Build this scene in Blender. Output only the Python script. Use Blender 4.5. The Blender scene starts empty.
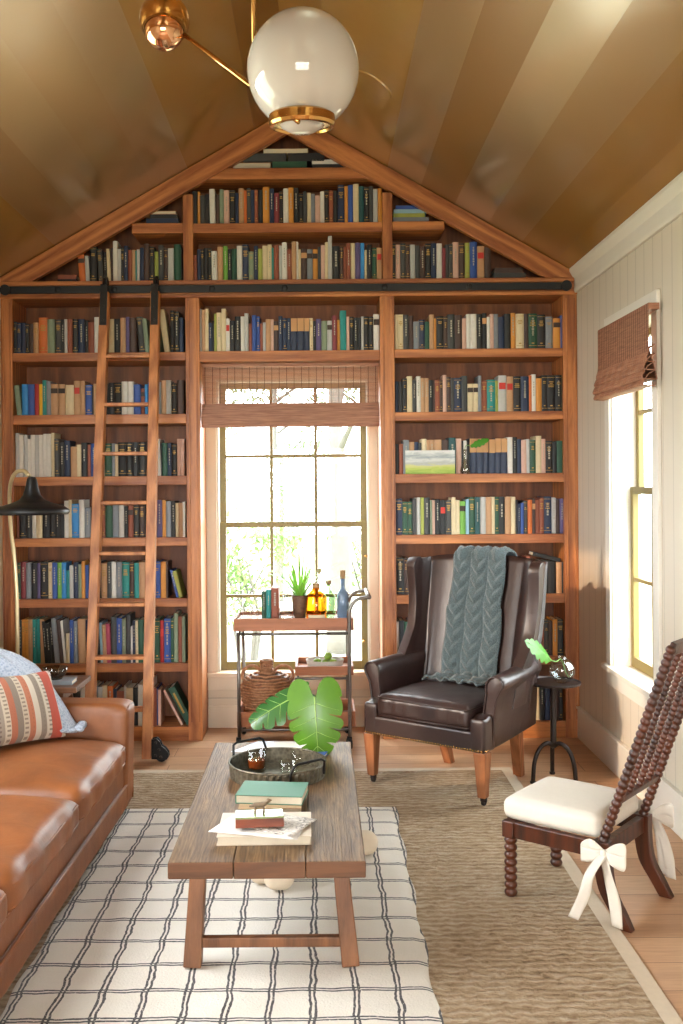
import bpy, bmesh, math, random
from mathutils import Vector, Matrix, noise
from math import sin, cos, pi, radians, sqrt, tan, atan2, hypot
random.seed(7)
C = bpy.context.scene.collection
S = bpy.context.scene

# ---------------------------------------------------------------- camera
PITCH, ROLL, CAMH, FPX = radians(0.15), radians(0.45), 1.645, 1000.0
CX, CY = 318.0, 487.6
F_ = Vector((0, cos(PITCH), -sin(PITCH)))
U0 = Vector((0, sin(PITCH), cos(PITCH)))
R0 = Vector((1, 0, 0))
R_ = R0 * cos(ROLL) - U0 * sin(ROLL)
U_ = U0 * cos(ROLL) + R0 * sin(ROLL)
EYE = Vector((0, 0, CAMH))
cam_d = bpy.data.cameras.new('camera')
cam = bpy.data.objects.new('camera', cam_d)
C.objects.link(cam)
cam.matrix_world = Matrix(((R_.x, U_.x, -F_.x, EYE.x), (R_.y, U_.y, -F_.y, EYE.y), (R_.z, U_.z, -F_.z, EYE.z), (0, 0, 0, 1)))
cam_d.sensor_fit = 'AUTO'; cam_d.sensor_width = 36.0
cam_d.lens = FPX / 1024 * 36.0
cam_d.shift_x = (341.5 - CX) / 1024
cam_d.shift_y = (CY - 512) / 1024
cam_d.clip_start = 0.05
S.camera = cam

def at(px, py, Y=None, Z=None):
    """world point seen at a pixel, on the plane y=Y or z=Z"""
    d = F_ + R_ * ((px - CX) / FPX) - U_ * ((py - CY) / FPX)
    t = (Y - EYE.y) / d.y if Y is not None else (Z - EYE.z) / d.z
    return EYE + d * t

# ---------------------------------------------------------------- look
S.view_settings.view_transform = 'Standard'
S.view_settings.look = 'None'
S.view_settings.gamma = 1.0
S.view_settings.use_curve_mapping = False
S.view_settings.exposure = -0.72
S.cycles.use_denoising = True
S.cycles.max_bounces = 10
S.cycles.transparent_max_bounces = 16
S.cycles.sample_clamp_indirect = 6.0
S.cycles.caustics_reflective = False
S.cycles.caustics_refractive = False

w = bpy.data.worlds.new('sky'); S.world = w; w.use_nodes = True
bg = w.node_tree.nodes['Background']
bg.inputs['Color'].default_value = (0.90, 0.96, 1.0, 1)
bg.inputs['Strength'].default_value = 30.0

def light(name, kind, loc, direction, energy, color, **kw):
    d = bpy.data.lights.new(name, kind); d.energy = energy; d.color = color
    for k, v in kw.items(): setattr(d, k, v)
    o = bpy.data.objects.new(name, d); C.objects.link(o)
    o.location = loc
    o.rotation_euler = Vector(direction).to_track_quat('-Z', 'Y').to_euler()
    return o
# low warm sun that comes through the window of the left wall
light('sun', 'SUN', (-6, 0, 5), (0.80, 0.53, -0.33), 4.8, (1.0, 0.74, 0.50), angle=radians(1.2))
# daylight through the unseen left window; added fill lamp behind the camera
light('left_window_daylight', 'AREA', (-2.30, 3.4, 1.95), (1, 0.1, -0.25), 45, (1.0, 0.97, 0.93), shape='RECTANGLE', size=1.7, size_y=1.7)
light('rear_fill_light', 'AREA', (-0.2, -2.75, 1.55), (0, 1, -0.20), 85, (1.0, 0.95, 0.89), shape='RECTANGLE', size=2.7, size_y=1.5, spread=radians(95))

# ---------------------------------------------------------------- materials
def lin(c):
    if isinstance(c, str):
        c = c.lstrip('#'); c = [int(c[i:i+2], 16) / 255 for i in (0, 2, 4)]
    return tuple((x / 12.92 if x <= 0.04045 else ((x + 0.055) / 1.055) ** 2.4) for x in c) + (1,)
def newmat(name):
    m = bpy.data.materials.new(name); m.use_nodes = True
    nt = m.node_tree; return m, nt, nt.nodes['Principled BSDF']
def setp(b, **kw):
    for k, v in kw.items():
        b.inputs[k.replace('_', ' ')].default_value = v
def mix_node(nt, fac, a, b, mode='MIX'):
    n = nt.nodes.new('ShaderNodeMix'); n.data_type = 'RGBA'; n.blend_type = mode
    for i, v in ((0, fac), (6, a), (7, b)):
        if hasattr(v, 'links') or hasattr(v, 'is_linked'): nt.links.new(v, n.inputs[i])
        else: n.inputs[i].default_value = v
    return n.outputs[2]
def coords(nt, scale=(1, 1, 1), rot=(0, 0, 0), space='Object'):
    t = nt.nodes.new('ShaderNodeTexCoord'); mp = nt.nodes.new('ShaderNodeMapping')
    mp.inputs['Scale'].default_value = scale; mp.inputs['Rotation'].default_value = rot
    if space == 'World':
        g = nt.nodes.new('ShaderNodeNewGeometry'); nt.links.new(g.outputs['Position'], mp.inputs['Vector'])
    else: nt.links.new(t.outputs[space], mp.inputs['Vector'])
    return mp.outputs['Vector']
def noise_node(nt, vec, scale, detail=4, rough=0.55, dist=0):
    n = nt.nodes.new('ShaderNodeTexNoise'); nt.links.new(vec, n.inputs['Vector'])
    n.inputs['Scale'].default_value = scale; n.inputs['Detail'].default_value = detail
    n.inputs['Roughness'].default_value = rough; n.inputs['Distortion'].default_value = dist
    return n.outputs['Fac']
def ramp(nt, fac, stops):
    r = nt.nodes.new('ShaderNodeValToRGB'); nt.links.new(fac, r.inputs['Fac'])
    e = r.color_ramp.elements
    while len(e) < len(stops): e.new(0.5)
    for i, (p, c) in enumerate(stops): e[i].position = p; e[i].color = c
    return r.outputs['Color']
def maths(nt, op, a, b=None, c=None):
    n = nt.nodes.new('ShaderNodeMath'); n.operation = op
    for i, v in enumerate((a, b, c)):
        if v is None: continue
        if hasattr(v, 'is_linked'): nt.links.new(v, n.inputs[i])
        else: n.inputs[i].default_value = v
    return n.outputs[0]
def bump(nt, b, h, strength=0.3, dist=0.01):
    n = nt.nodes.new('ShaderNodeBump'); n.inputs['Strength'].default_value = strength; n.inputs['Distance'].default_value = dist
    nt.links.new(h, n.inputs['Height']); nt.links.new(n.outputs['Normal'], b.inputs['Normal'])
def sep(nt, vec):
    n = nt.nodes.new('ShaderNodeSeparateXYZ'); nt.links.new(vec, n.inputs[0]); return n.outputs

def plain(name, col, rough=0.6, metal=0.0, var=0.12, scale=12, bmp=0.0, **kw):
    m, nt, b = newmat(name)
    v = coords(nt, space='World'); f = noise_node(nt, v, scale, 3)
    c = lin(col); lo = tuple(x * (1 - var) for x in c[:3]) + (1,); hi = tuple(min(1, x * (1 + var)) for x in c[:3]) + (1,)
    nt.links.new(mix_node(nt, f, lo, hi), b.inputs['Base Color'])
    setp(b, Roughness=rough, Metallic=metal, **kw)
    if bmp: bump(nt, b, noise_node(nt, v, scale * 4, 4), bmp, 0.004)
    return m
def wood(name, a, b_, axis='x', rough=0.45, grain=1.0, coat=0.0, knots=True, bmp=0.15, rot=0.0):
    m, nt, b = newmat(name)
    sc = {'x': (0.8, 9, 9), 'y': (9, 0.8, 9), 'z': (9, 9, 0.8)}[axis]
    def cw(k):
        v0 = coords(nt, (1, 1, 1), (0, rot, 0), space='World'); mp = nt.nodes.new('ShaderNodeMapping'); mp.inputs['Scale'].default_value = tuple(s * grain * k for s in sc); nt.links.new(v0, mp.inputs['Vector']); return mp.outputs['Vector']
    v = cw(1)
    n1 = noise_node(nt, v, 2.2, 5, 0.6, 1.2)
    w_ = nt.nodes.new('ShaderNodeTexWave'); w_.wave_type = 'RINGS'; w_.rings_direction = axis.upper() if False else 'SPHERICAL'
    nt.links.new(v, w_.inputs['Vector']); w_.inputs['Scale'].default_value = 0.9; w_.inputs['Distortion'].default_value = 9; w_.inputs['Detail'].default_value = 3; w_.inputs['Detail Scale'].default_value = 0.8
    fine = noise_node(nt, cw(5), 4, 4, 0.7)
    f = maths(nt, 'ADD', maths(nt, 'MULTIPLY', n1, 0.55), maths(nt, 'MULTIPLY', w_.outputs['Fac'], 0.25))
    f = maths(nt, 'ADD', f, maths(nt, 'MULTIPLY', fine, 0.25)); f = maths(nt, 'MULTIPLY_ADD', maths(nt, 'SUBTRACT', f, 0.52), 1.15, 0.52)
    nt.links.new(ramp(nt, f, [(0.30, lin(b_)), (0.52, tuple((x + y) / 2 for x, y in zip(lin(a), lin(b_)))), (0.72, lin(a))]), b.inputs['Base Color'])
    setp(b, Roughness=rough, Coat_Weight=coat, Coat_Roughness=0.2)
    bump(nt, b, f, bmp, 0.003)
    return m
def leather(name, col, dark, rough=0.32, fold=3.0, coat=0.25, fs=0.2):
    m, nt, b = newmat(name)
    v = coords(nt, space='World')
    f = noise_node(nt, v, 5, 5, 0.6, 0.5)
    nt.links.new(ramp(nt, f, [(0.3, lin(dark)), (0.7, lin(col))]), b.inputs['Base Color'])
    setp(b, Roughness=rough, Coat_Weight=coat, Coat_Roughness=0.25)
    vo = nt.nodes.new('ShaderNodeTexVoronoi'); nt.links.new(v, vo.inputs['Vector']); vo.inputs['Scale'].default_value = 260
    h = maths(nt, 'ADD', maths(nt, 'MULTIPLY', vo.outputs['Distance'], 0.08), maths(nt, 'MULTIPLY', noise_node(nt, v, fold * 4, 4, 0.55, 1.0), 1.0))
    bump(nt, b, h, fs, 0.03)
    return m
def glass(name, col=(1, 1, 1, 1), rough=0.0, ior=1.45, k0=0.05, k1=0.55):
    """thin clear glass: lets light straight through, mirrors at grazing angles"""
    m, nt, b = newmat(name)
    o = nt.nodes['Material Output']; t = nt.nodes.new('ShaderNodeBsdfTransparent'); g = nt.nodes.new('ShaderNodeBsdfGlossy'); t.inputs['Color'].default_value = col
    g.inputs['Roughness'].default_value = max(rough, 0.02); mx = nt.nodes.new('ShaderNodeMixShader'); lw = nt.nodes.new('ShaderNodeLayerWeight'); lw.inputs['Blend'].default_value = 0.5
    f = maths(nt, 'ADD', k0, maths(nt, 'MULTIPLY', maths(nt, 'POWER', lw.outputs['Facing'], 4.0), k1))
    nt.links.new(f, mx.inputs[0]); nt.links.new(t.outputs[0], mx.inputs[1]); nt.links.new(g.outputs[0], mx.inputs[2]); nt.links.new(mx.outputs[0], o.inputs['Surface'])
    return m

M = {}
M['oak_x'] = wood('oak horizontal', '#c67f47', '#84451f', 'x', 0.42)
M['oak_z'] = wood('oak upright', '#c67f47', '#7d401c', 'z', 0.42)
M['oak_back'] = wood('oak back boards', '#8a5029', '#5c2f14', 'z', 0.55)
M['ladder'] = wood('ladder wood', '#c98650', '#955830', 'z', 0.45)
M['cream'] = plain('cream paint', '#e6d8bf', 0.5, var=0.03)
M['white'] = plain('white paint', '#e6e0d3', 0.45, var=0.02)
M['sash'] = plain('olive gold sash paint', '#7f6d38', 0.45, var=0.05)
M['black'] = plain('black iron', '#1b1b1c', 0.42, 0.5, var=0.2)
M['dark_metal'] = plain('dark bronze metal', '#3a3433', 0.4, 0.8, var=0.15)
M['brass'] = plain('polished brass', '#c79a5a', 0.16, 1.0, var=0.04)
M['pale_brass'] = plain('pale brass', '#d9c9a0', 0.3, 0.7, var=0.05)
M['copper'] = plain('copper gold bulb', '#e6b48c', 0.10, 1.0, var=0.02)
M['pane'] = glass('window glass', (0.99, 1, 0.99, 1), k0=0.02, k1=0.22)
M['glass'] = glass('clear glass', (0.97, 0.98, 0.97, 1))
M['leaf'] = plain('leaf green', '#3f7f1c', 0.35, var=0.25, scale=20)
M['pages'] = plain('book pages', '#d9ceb8', 0.8, var=0.06, scale=60)

# ---------------------------------------------------------------- mesh helper
def wloc(o):
    p = Vector((0, 0, 0))
    while o is not None: p += o.location; o = o.parent
    return p
class G:
    def __init__(s): s.v = []; s.f = []; s.m = []
    def add(s, vs, fs, mi=0):
        o = len(s.v); s.v += [Vector(v) for v in vs]; s.f += [[i + o for i in f] for f in fs]; s.m += [mi] * len(fs); return s
    def box(s, x0, x1, y0, y1, z0, z1, mi=0):
        v = [(x, y, z) for x in (x0, x1) for y in (y0, y1) for z in (z0, z1)]
        return s.add(v, [(0, 1, 3, 2), (4, 6, 7, 5), (0, 4, 5, 1), (2, 3, 7, 6), (0, 2, 6, 4), (1, 5, 7, 3)], mi)
    def hexa(s, a, b, mi=0):
        """two quads a, b (4 points each, same order)"""
        return s.add(list(a) + list(b), [(3, 2, 1, 0), (4, 5, 6, 7), (0, 1, 5, 4), (1, 2, 6, 5), (2, 3, 7, 6), (3, 0, 4, 7)], mi)
    def beam(s, p, q, w, h, mi=0, up=(0, 0, 1), w2=None, h2=None):
        p, q = Vector(p), Vector(q); d = (q - p).normalized(); u = Vector(up); x = d.cross(u)
        if x.length < 1e-4: x = d.cross(Vector((0, 1, 0)))
        x.normalize(); y = x.cross(d).normalized(); w2 = w if w2 is None else w2; h2 = h if h2 is None else h2
        def q4(c, w, h): return [c - x * w / 2 - y * h / 2, c + x * w / 2 - y * h / 2, c + x * w / 2 + y * h / 2, c - x * w / 2 + y * h / 2]
        return s.hexa(q4(p, w, h), q4(q, w2, h2), mi)
    def tube(s, pts, r, n=10, mi=0, cap=True, closed=False, ry=None):
        pts = [Vector(p) for p in pts]; N = len(pts)
        rs = r if isinstance(r, (list, tuple)) else [r] * N
        tang = []
        for i in range(N):
            a = pts[(i - 1) % N] if (i or closed) else pts[0]; b = pts[(i + 1) % N] if (i < N - 1 or closed) else pts[-1]
            tang.append((b - a).normalized() if (b - a).length > 1e-9 else Vector((0, 0, 1)))
        ref = Vector((0, 0, 1)) if abs(tang[0].z) < 0.9 else Vector((1, 0, 0))
        x = tang[0].cross(ref).normalized(); vs = []
        for i in range(N):
            t = tang[i]; x = (x - t * x.dot(t)); x = x.normalized() if x.length > 1e-6 else t.orthogonal().normalized(); y = t.cross(x)
            for k in range(n):
                a = 2 * pi * k / n; vs.append(pts[i] + x * cos(a) * rs[i] + y * sin(a) * (rs[i] if ry is None else ry))
        fs = []
        for i in range(N if closed else N - 1):
            for k in range(n):
                a, b = i * n + k, i * n + (k + 1) % n; c, d = ((i + 1) % N) * n + (k + 1) % n, ((i + 1) % N) * n + k
                fs.append((a, b, c, d))
        if cap and not closed: fs += [tuple(range(n))[::-1], tuple(range((N - 1) * n, N * n))]
        return s.add(vs, fs, mi)
    def lathe(s, prof, c=(0, 0, 0), n=24, mi=0, axis=(0, 0, 1), cap=True):
        c = Vector(c); a = Vector(axis).normalized(); x = a.orthogonal().normalized(); y = a.cross(x); vs = []
        for (r, z) in prof:
            for k in range(n):
                t = 2 * pi * k / n; vs.append(c + a * z + x * r * cos(t) + y * r * sin(t))
        fs = []
        for i in range(len(prof) - 1):
            for k in range(n):
                fs.append((i * n + k, i * n + (k + 1) % n, (i + 1) * n + (k + 1) % n, (i + 1) * n + k))
        if cap:
            if prof[0][0] > 1e-4: fs.append(tuple(range(n))[::-1])
            if prof[-1][0] > 1e-4: fs.append(tuple(range((len(prof) - 1) * n, len(prof) * n)))
        return s.add(vs, fs, mi)
    def grid(s, fn, nu, nv, mi=0, cu=False, cv=False):
        vs = [fn(i / (nu if cu else nu - 1), j / (nv if cv else nv - 1)) for i in range(nu) for j in range(nv)]
        fs = []
        for i in range(nu if cu else nu - 1):
            for j in range(nv if cv else nv - 1):
                a, b = i * nv + j, i * nv + (j + 1) % nv; c, d = ((i + 1) % nu) * nv + (j + 1) % nv, ((i + 1) % nu) * nv + j
                fs.append((a, d, c, b))
        return s.add(vs, fs, mi)
    def sheet(s, fn, nu, nv, th, mi=0):
        """thick sheet: fn(u,v) -> point; thickness th along the local normal"""
        P = [[Vector(fn(i / (nu - 1), j / (nv - 1))) for j in range(nv)] for i in range(nu)]
        top = []; bot = []
        for i in range(nu):
            for j in range(nv):
                du = P[min(i + 1, nu - 1)][j] - P[max(i - 1, 0)][j]; dv = P[i][min(j + 1, nv - 1)] - P[i][max(j - 1, 0)]
                n = du.cross(dv); n = n.normalized() if n.length > 1e-9 else Vector((0, 0, 1))
                t = th(i / (nu - 1), j / (nv - 1)) if callable(th) else th
                top.append(P[i][j] + n * t / 2); bot.append(P[i][j] - n * t / 2)
        K = nu * nv; fs = []
        for i in range(nu - 1):
            for j in range(nv - 1):
                a, b, c, d = i * nv + j, (i + 1) * nv + j, (i + 1) * nv + j + 1, i * nv + j + 1
                fs += [(a, b, c, d), (a + K, d + K, c + K, b + K)]
        for i in range(nu - 1):
            a, b = i * nv, (i + 1) * nv; fs.append((a, a + K, b + K, b)); a, b = i * nv + nv - 1, (i + 1) * nv + nv - 1; fs.append((a, b, b + K, a + K))
        for j in range(nv - 1):
            fs.append((j, j + 1, j + 1 + K, j + K)); a = (nu - 1) * nv + j; fs.append((a, a + K, a + 1 + K, a + 1))
        return s.add(top + bot, fs, mi)
    def prism(s, poly, vec, mi=0):
        n = len(poly); vec = Vector(vec); a = [Vector(p) for p in poly]
        return s.add(a + [p + vec for p in a], [tuple(range(n))[::-1], tuple(range(n, 2 * n))] + [(i, (i + 1) % n, n + (i + 1) % n, n + i) for i in range(n)], mi)
    def soft(s, c, hx, hy, hz, e=0.35, n=9, crown=0.0, X=(1, 0, 0), Y=(0, 1, 0), Z=(0, 0, 1), mi=0, fn=None, crownb=None):
        """cushion: a box with rounded edges (radius e as a share of the smallest half size), crowned top and bottom"""
        c = Vector(c); X, Y, Z = Vector(X), Vector(Y), Vector(Z); r = e * min(hx, hy, hz)
        def lin_(k): t = k / (n - 1) * 2 - 1; return math.copysign(abs(t) ** 0.75, t)
        idx = {}; vs = []
        def key(i, j, k):
            if (i, j, k) not in idx:
                u, v, w = lin_(i), lin_(j), lin_(k); p = Vector((u * hx, v * hy, w * hz))
                q = Vector((max(-hx + r, min(hx - r, p.x)), max(-hy + r, min(hy - r, p.y)), max(-hz + r, min(hz - r, p.z))))
                d = p - q
                if d.length > 1e-9: p = q + d.normalized() * r
                k_ = max(0, (1 - u * u)) * max(0, (1 - v * v)); cb = crown if crownb is None else crownb
                p.z += (crown if w > 0 else -cb) * abs(w) * (k_ ** 0.7)
                if fn: p = Vector(fn(p, u, v, w))
                idx[(i, j, k)] = len(vs); vs.append(c + X * p.x + Y * p.y + Z * p.z)
            return idx[(i, j, k)]
        fs = []; m = n - 1
        for a in range(m):
            for b in range(m):
                fs += [(key(a, b, 0), key(a, b + 1, 0), key(a + 1, b + 1, 0), key(a + 1, b, 0)), (key(a, b, m), key(a + 1, b, m), key(a + 1, b + 1, m), key(a, b + 1, m)),
                       (key(a, 0, b), key(a + 1, 0, b), key(a + 1, 0, b + 1), key(a, 0, b + 1)), (key(a, m, b), key(a, m, b + 1), key(a + 1, m, b + 1), key(a + 1, m, b)),
                       (key(0, a, b), key(0, a, b + 1), key(0, a + 1, b + 1), key(0, a + 1, b)), (key(m, a, b), key(m, a + 1, b), key(m, a + 1, b + 1), key(m, a, b + 1))]
        return s.add(vs, fs, mi)
    def build(s, name, mats, parent=None, smooth=False, bev=0.0, seg=2, sub=0, origin=None):
        me = bpy.data.meshes.new(name)
        org = Vector(origin) if origin is not None else Vector((0, 0, 0))
        if parent is not None: org = wloc(parent)
        me.from_pydata([tuple(v - org) for v in s.v], [], s.f)
        for mt in (mats if isinstance(mats, (list, tuple)) else [mats]): me.materials.append(M[mt] if isinstance(mt, str) else mt)
        for p, mi in zip(me.polygons, s.m): p.material_index = mi; p.use_smooth = smooth
        bm = bmesh.new(); bm.from_mesh(me); bmesh.ops.recalc_face_normals(bm, faces=bm.faces); bm.to_mesh(me); bm.free()
        me.update()
        o = bpy.data.objects.new(name, me); C.objects.link(o); o.location = org
        if parent is not None: o.parent = parent; o.location = (0, 0, 0)
        if bev:
            b = o.modifiers.new('bevel', 'BEVEL'); b.width = bev; b.segments = seg; b.limit_method = 'ANGLE'; b.angle_limit = radians(40)
        if sub:
            b = o.modifiers.new('sub', 'SUBSURF'); b.levels = sub; b.render_levels = sub
        return o
def tag(o, label, cat, group=None):
    o['label'] = label; o['category'] = cat
    if group: o['group'] = group
    return o
def struct(o): o['kind'] = 'structure'; return o
def stuff(o): o['kind'] = 'stuff'; return o
def thing(name, label, cat, loc, group=None):
    o = bpy.data.objects.new(name, None); C.objects.link(o); o.location = loc; o.empty_display_size = 0.1
    o.matrix_world = Matrix.Translation(loc)
    return tag(o, label, cat, group)
def arc(c, r, a0, a1, n, X=(1, 0, 0), Y=(0, 0, 1)):
    c, X, Y = Vector(c), Vector(X), Vector(Y)
    return [c + X * r * cos(a0 + (a1 - a0) * i / (n - 1)) + Y * r * sin(a0 + (a1 - a0) * i / (n - 1)) for i in range(n)]
def curve_pts(P, n=8):
    """Catmull-Rom through the points"""
    P = [Vector(p) for p in P]; Q = [P[0] * 2 - P[1]] + P + [P[-1] * 2 - P[-2]]; out = []
    for i in range(1, len(Q) - 2):
        for k in range(n):
            t = k / n; a, b, c, d = Q[i - 1], Q[i], Q[i + 1], Q[i + 2]
            out.append(0.5 * ((2 * b) + (c - a) * t + (2 * a - 5 * b + 4 * c - d) * t * t + (3 * b - a - 3 * c + d) * t ** 3))
    out.append(P[-1]); return out
# ================================================================ the room
XL, XR, YF, YB, YR = -2.04, 1.68, 6.45, 6.80, -2.6      # walls, bookcase face, back wall, wall behind the camera
XM, ZE, ZR = (XL + XR) / 2, 3.0, 4.062                       # ridge line, eave and ridge heights
SL = (ZR - ZE) / (XR - XM)
def wall_holes(g, axis, pos, th, a0, a1, z0, z1, holes, mi=0):
    """wall slab in the plane axis=pos with rectangular holes (a0,a1,z0,z1)"""
    as_ = sorted({a0, a1, *[h[0] for h in holes], *[h[1] for h in holes]}); zs = sorted({z0, z1, *[h[2] for h in holes], *[h[3] for h in holes]})
    for i in range(len(as_) - 1):
        for j in range(len(zs) - 1):
            ca, cz = (as_[i] + as_[i+1]) / 2, (zs[j] + zs[j+1]) / 2
            if any(h[0] < ca < h[1] and h[2] < cz < h[3] for h in holes): continue
            p0, p1 = min(pos, pos + th), max(pos, pos + th)
            if axis == 'x': g.box(p0, p1, as_[i], as_[i+1], zs[j], zs[j+1], mi)
            else: g.box(as_[i], as_[i+1], p0, p1, zs[j], zs[j+1], mi)
# floor: wide pale planks running across
def floor_mat():
    m, nt, b = newmat('wide oak floor planks')
    v = coords(nt, space='World'); br = nt.nodes.new('ShaderNodeTexBrick'); nt.links.new(v, br.inputs['Vector'])
    br.inputs['Scale'].default_value = 1.0; br.inputs['Brick Width'].default_value = 2.4; br.inputs['Row Height'].default_value = 0.19
    br.inputs['Mortar Size'].default_value = 0.002; br.inputs['Mortar Smooth'].default_value = 0.3; br.offset = 0.37; br.inputs['Bias'].default_value = 0
    br.inputs['Color1'].default_value = lin('#b98f6c'); br.inputs['Color2'].default_value = lin('#d0ac89'); br.inputs['Mortar'].default_value = lin('#6b4429')
    n = noise_node(nt, coords(nt, (1.2, 14, 1), space='World'), 3, 6, 0.65, 1.0)
    c = mix_node(nt, 0.75, br.outputs['Color'], ramp(nt, n, [(0.3, (0.72, 0.66, 0.62, 1)), (0.7, (1.08, 1.05, 1.02, 1))]), 'MULTIPLY')
    nt.links.new(c, b.inputs['Base Color']); setp(b, Roughness=0.38)
    bump(nt, b, maths(nt, 'SUBTRACT', maths(nt, 'MULTIPLY', n, 0.3), br.outputs['Fac']), 0.25, 0.004)
    return m
M['floor'] = floor_mat()
struct(G().box(XL - 0.15, XR + 0.15, YR - 0.15, YB + 0.15, -0.12, 0).build('floor', 'floor'))
# vertical board wall
def boards_mat(name, axis, step, col):
    m, nt, b = newmat(name); s = sep(nt, coords(nt, space='World'))
    f = maths(nt, 'FRACT', maths(nt, 'DIVIDE', s[axis], step)); d = maths(nt, 'ABSOLUTE', maths(nt, 'SUBTRACT', f, 0.5))
    gr = maths(nt, 'LESS_THAN', maths(nt, 'SUBTRACT', 0.5, d), 0.5 * 0.009 / step)
    n = noise_node(nt, coords(nt, space='World'), 3, 3)
    base = mix_node(nt, n, lin(col), tuple(x * 0.94 for x in lin(col)[:3]) + (1,))
    nt.links.new(mix_node(nt, maths(nt, 'MULTIPLY', gr, 0.35), base, lin('#8d8170')), b.inputs['Base Color'])
    setp(b, Roughness=0.42); bump(nt, b, maths(nt, 'SUBTRACT', 1.0, gr), 0.6, 0.004)
    return m
M['boards_y'] = boards_mat('painted vertical boards', 1, 0.135, '#dbd0bd')
M['boards_z'] = boards_mat('painted horizontal boards', 2, 0.20, '#ddcfb6')
# windows of the right wall and of the back wall
RW = (4.97, 5.70, 0.60, 2.50)
bw0, bw1 = at(217.5, 560, YB), at(369.5, 560, YB)
BW = (bw0.x, bw1.x, at(290, 671.5, YB).z, 2.36)
g = G(); wall_holes(g, 'x', XR, 0.15, YR, YB + 0.15, 0, ZE, [RW]); struct(g.build('wall_right', 'boards_y'))
g = G(); wall_holes(g, 'x', XL, -0.15, YR, YB + 0.15, 0, ZE, [(2.55, 4.30, 1.05, 2.85)]); struct(g.build('wall_left', 'cream'))
g = G(); wall_holes(g, 'y', YB, 0.15, XL, XR, 0, ZE, [BW]); g.prism([(XL, YB, ZE), (XR, YB, ZE), (XM, YB, ZR)], (0, 0.15, 0)); struct(g.build('wall_back', 'boards_z'))
g = G(); wall_holes(g, 'y', YR, -0.15, XL, XR, 0, ZE, [(-1.5, 1.2, 0.75, 2.25)]); g.prism([(XL, YR, ZE), (XR, YR, ZE), (XM, YR, ZR)], (0, -0.15, 0)); struct(g.build('wall_rear', 'cream'))
# gold papered ceiling, strips running along the room
def ceiling_mat():
    m, nt, b = newmat('gold leaf strips on the ceiling')
    s = sep(nt, coords(nt, space='World'))
    ax = maths(nt, 'ABSOLUTE', maths(nt, 'SUBTRACT', s[0], XM)); side = maths(nt, 'GREATER_THAN', s[0], XM)
    k = maths(nt, 'FLOOR', maths(nt, 'DIVIDE', ax, 0.215))
    wn = nt.nodes.new('ShaderNodeTexWhiteNoise'); wn.noise_dimensions = '2D'
    cb = nt.nodes.new('ShaderNodeCombineXYZ'); nt.links.new(k, cb.inputs[0]); nt.links.new(maths(nt, 'MULTIPLY', side, 7.0), cb.inputs[1]); nt.links.new(cb.outputs[0], wn.inputs['Vector'])
    rn = maths(nt, 'FRACT', maths(nt, 'ABSOLUTE', maths(nt, 'MULTIPLY', maths(nt, 'SINE', maths(nt, 'ADD', maths(nt, 'MULTIPLY', k, 2.399), maths(nt, 'MULTIPLY', side, 5.1))), 43.7)))
    v = coords(nt, space='World')
    n = noise_node(nt, v, 1.6, 3, 0.5); n2 = noise_node(nt, v, 14, 5, 0.65)
    c = mix_node(nt, rn, lin('#86591a'), lin('#bd8e42'))
    c = mix_node(nt, maths(nt, 'MULTIPLY', n2, 0.25), c, lin('#8a6322'))
    # middle strips of each slope: paler, shinier; the colour imitates the window's sheen
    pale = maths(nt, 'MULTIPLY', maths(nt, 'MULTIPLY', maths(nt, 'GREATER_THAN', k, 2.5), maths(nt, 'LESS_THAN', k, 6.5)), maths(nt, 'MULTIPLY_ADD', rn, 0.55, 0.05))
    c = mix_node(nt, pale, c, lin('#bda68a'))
    nt.links.new(c, b.inputs['Base Color'])
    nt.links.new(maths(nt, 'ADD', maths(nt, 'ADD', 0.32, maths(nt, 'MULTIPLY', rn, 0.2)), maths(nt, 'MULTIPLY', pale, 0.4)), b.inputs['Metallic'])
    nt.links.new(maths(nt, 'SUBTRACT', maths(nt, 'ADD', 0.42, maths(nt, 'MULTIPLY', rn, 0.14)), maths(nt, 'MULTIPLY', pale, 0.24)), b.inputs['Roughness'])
    setp(b, Coat_Roughness=0.16, Coat_IOR=2.6)
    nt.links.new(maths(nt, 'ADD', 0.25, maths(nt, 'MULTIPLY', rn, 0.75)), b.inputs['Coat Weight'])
    # each strip lies at its own slight tilt across the slope
    f = maths(nt, 'FRACT', maths(nt, 'DIVIDE', ax, 0.215))
    tilt = maths(nt, 'MULTIPLY', f, maths(nt, 'SUBTRACT', rn, 0.5))
    h = maths(nt, 'ADD', maths(nt, 'MULTIPLY', tilt, 2.5), maths(nt, 'MULTIPLY', n2, 0.009))
    bump(nt, b, h, 0.55, 0.02)
    return m
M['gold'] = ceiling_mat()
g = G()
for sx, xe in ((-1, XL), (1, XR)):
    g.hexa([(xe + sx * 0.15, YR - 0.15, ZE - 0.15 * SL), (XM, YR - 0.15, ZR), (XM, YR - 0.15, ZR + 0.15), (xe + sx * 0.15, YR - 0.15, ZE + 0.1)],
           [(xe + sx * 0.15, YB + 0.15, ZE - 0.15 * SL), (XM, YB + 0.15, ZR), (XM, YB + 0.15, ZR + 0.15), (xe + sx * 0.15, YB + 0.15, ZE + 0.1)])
struct(g.build('ceiling', 'gold'))
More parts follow.
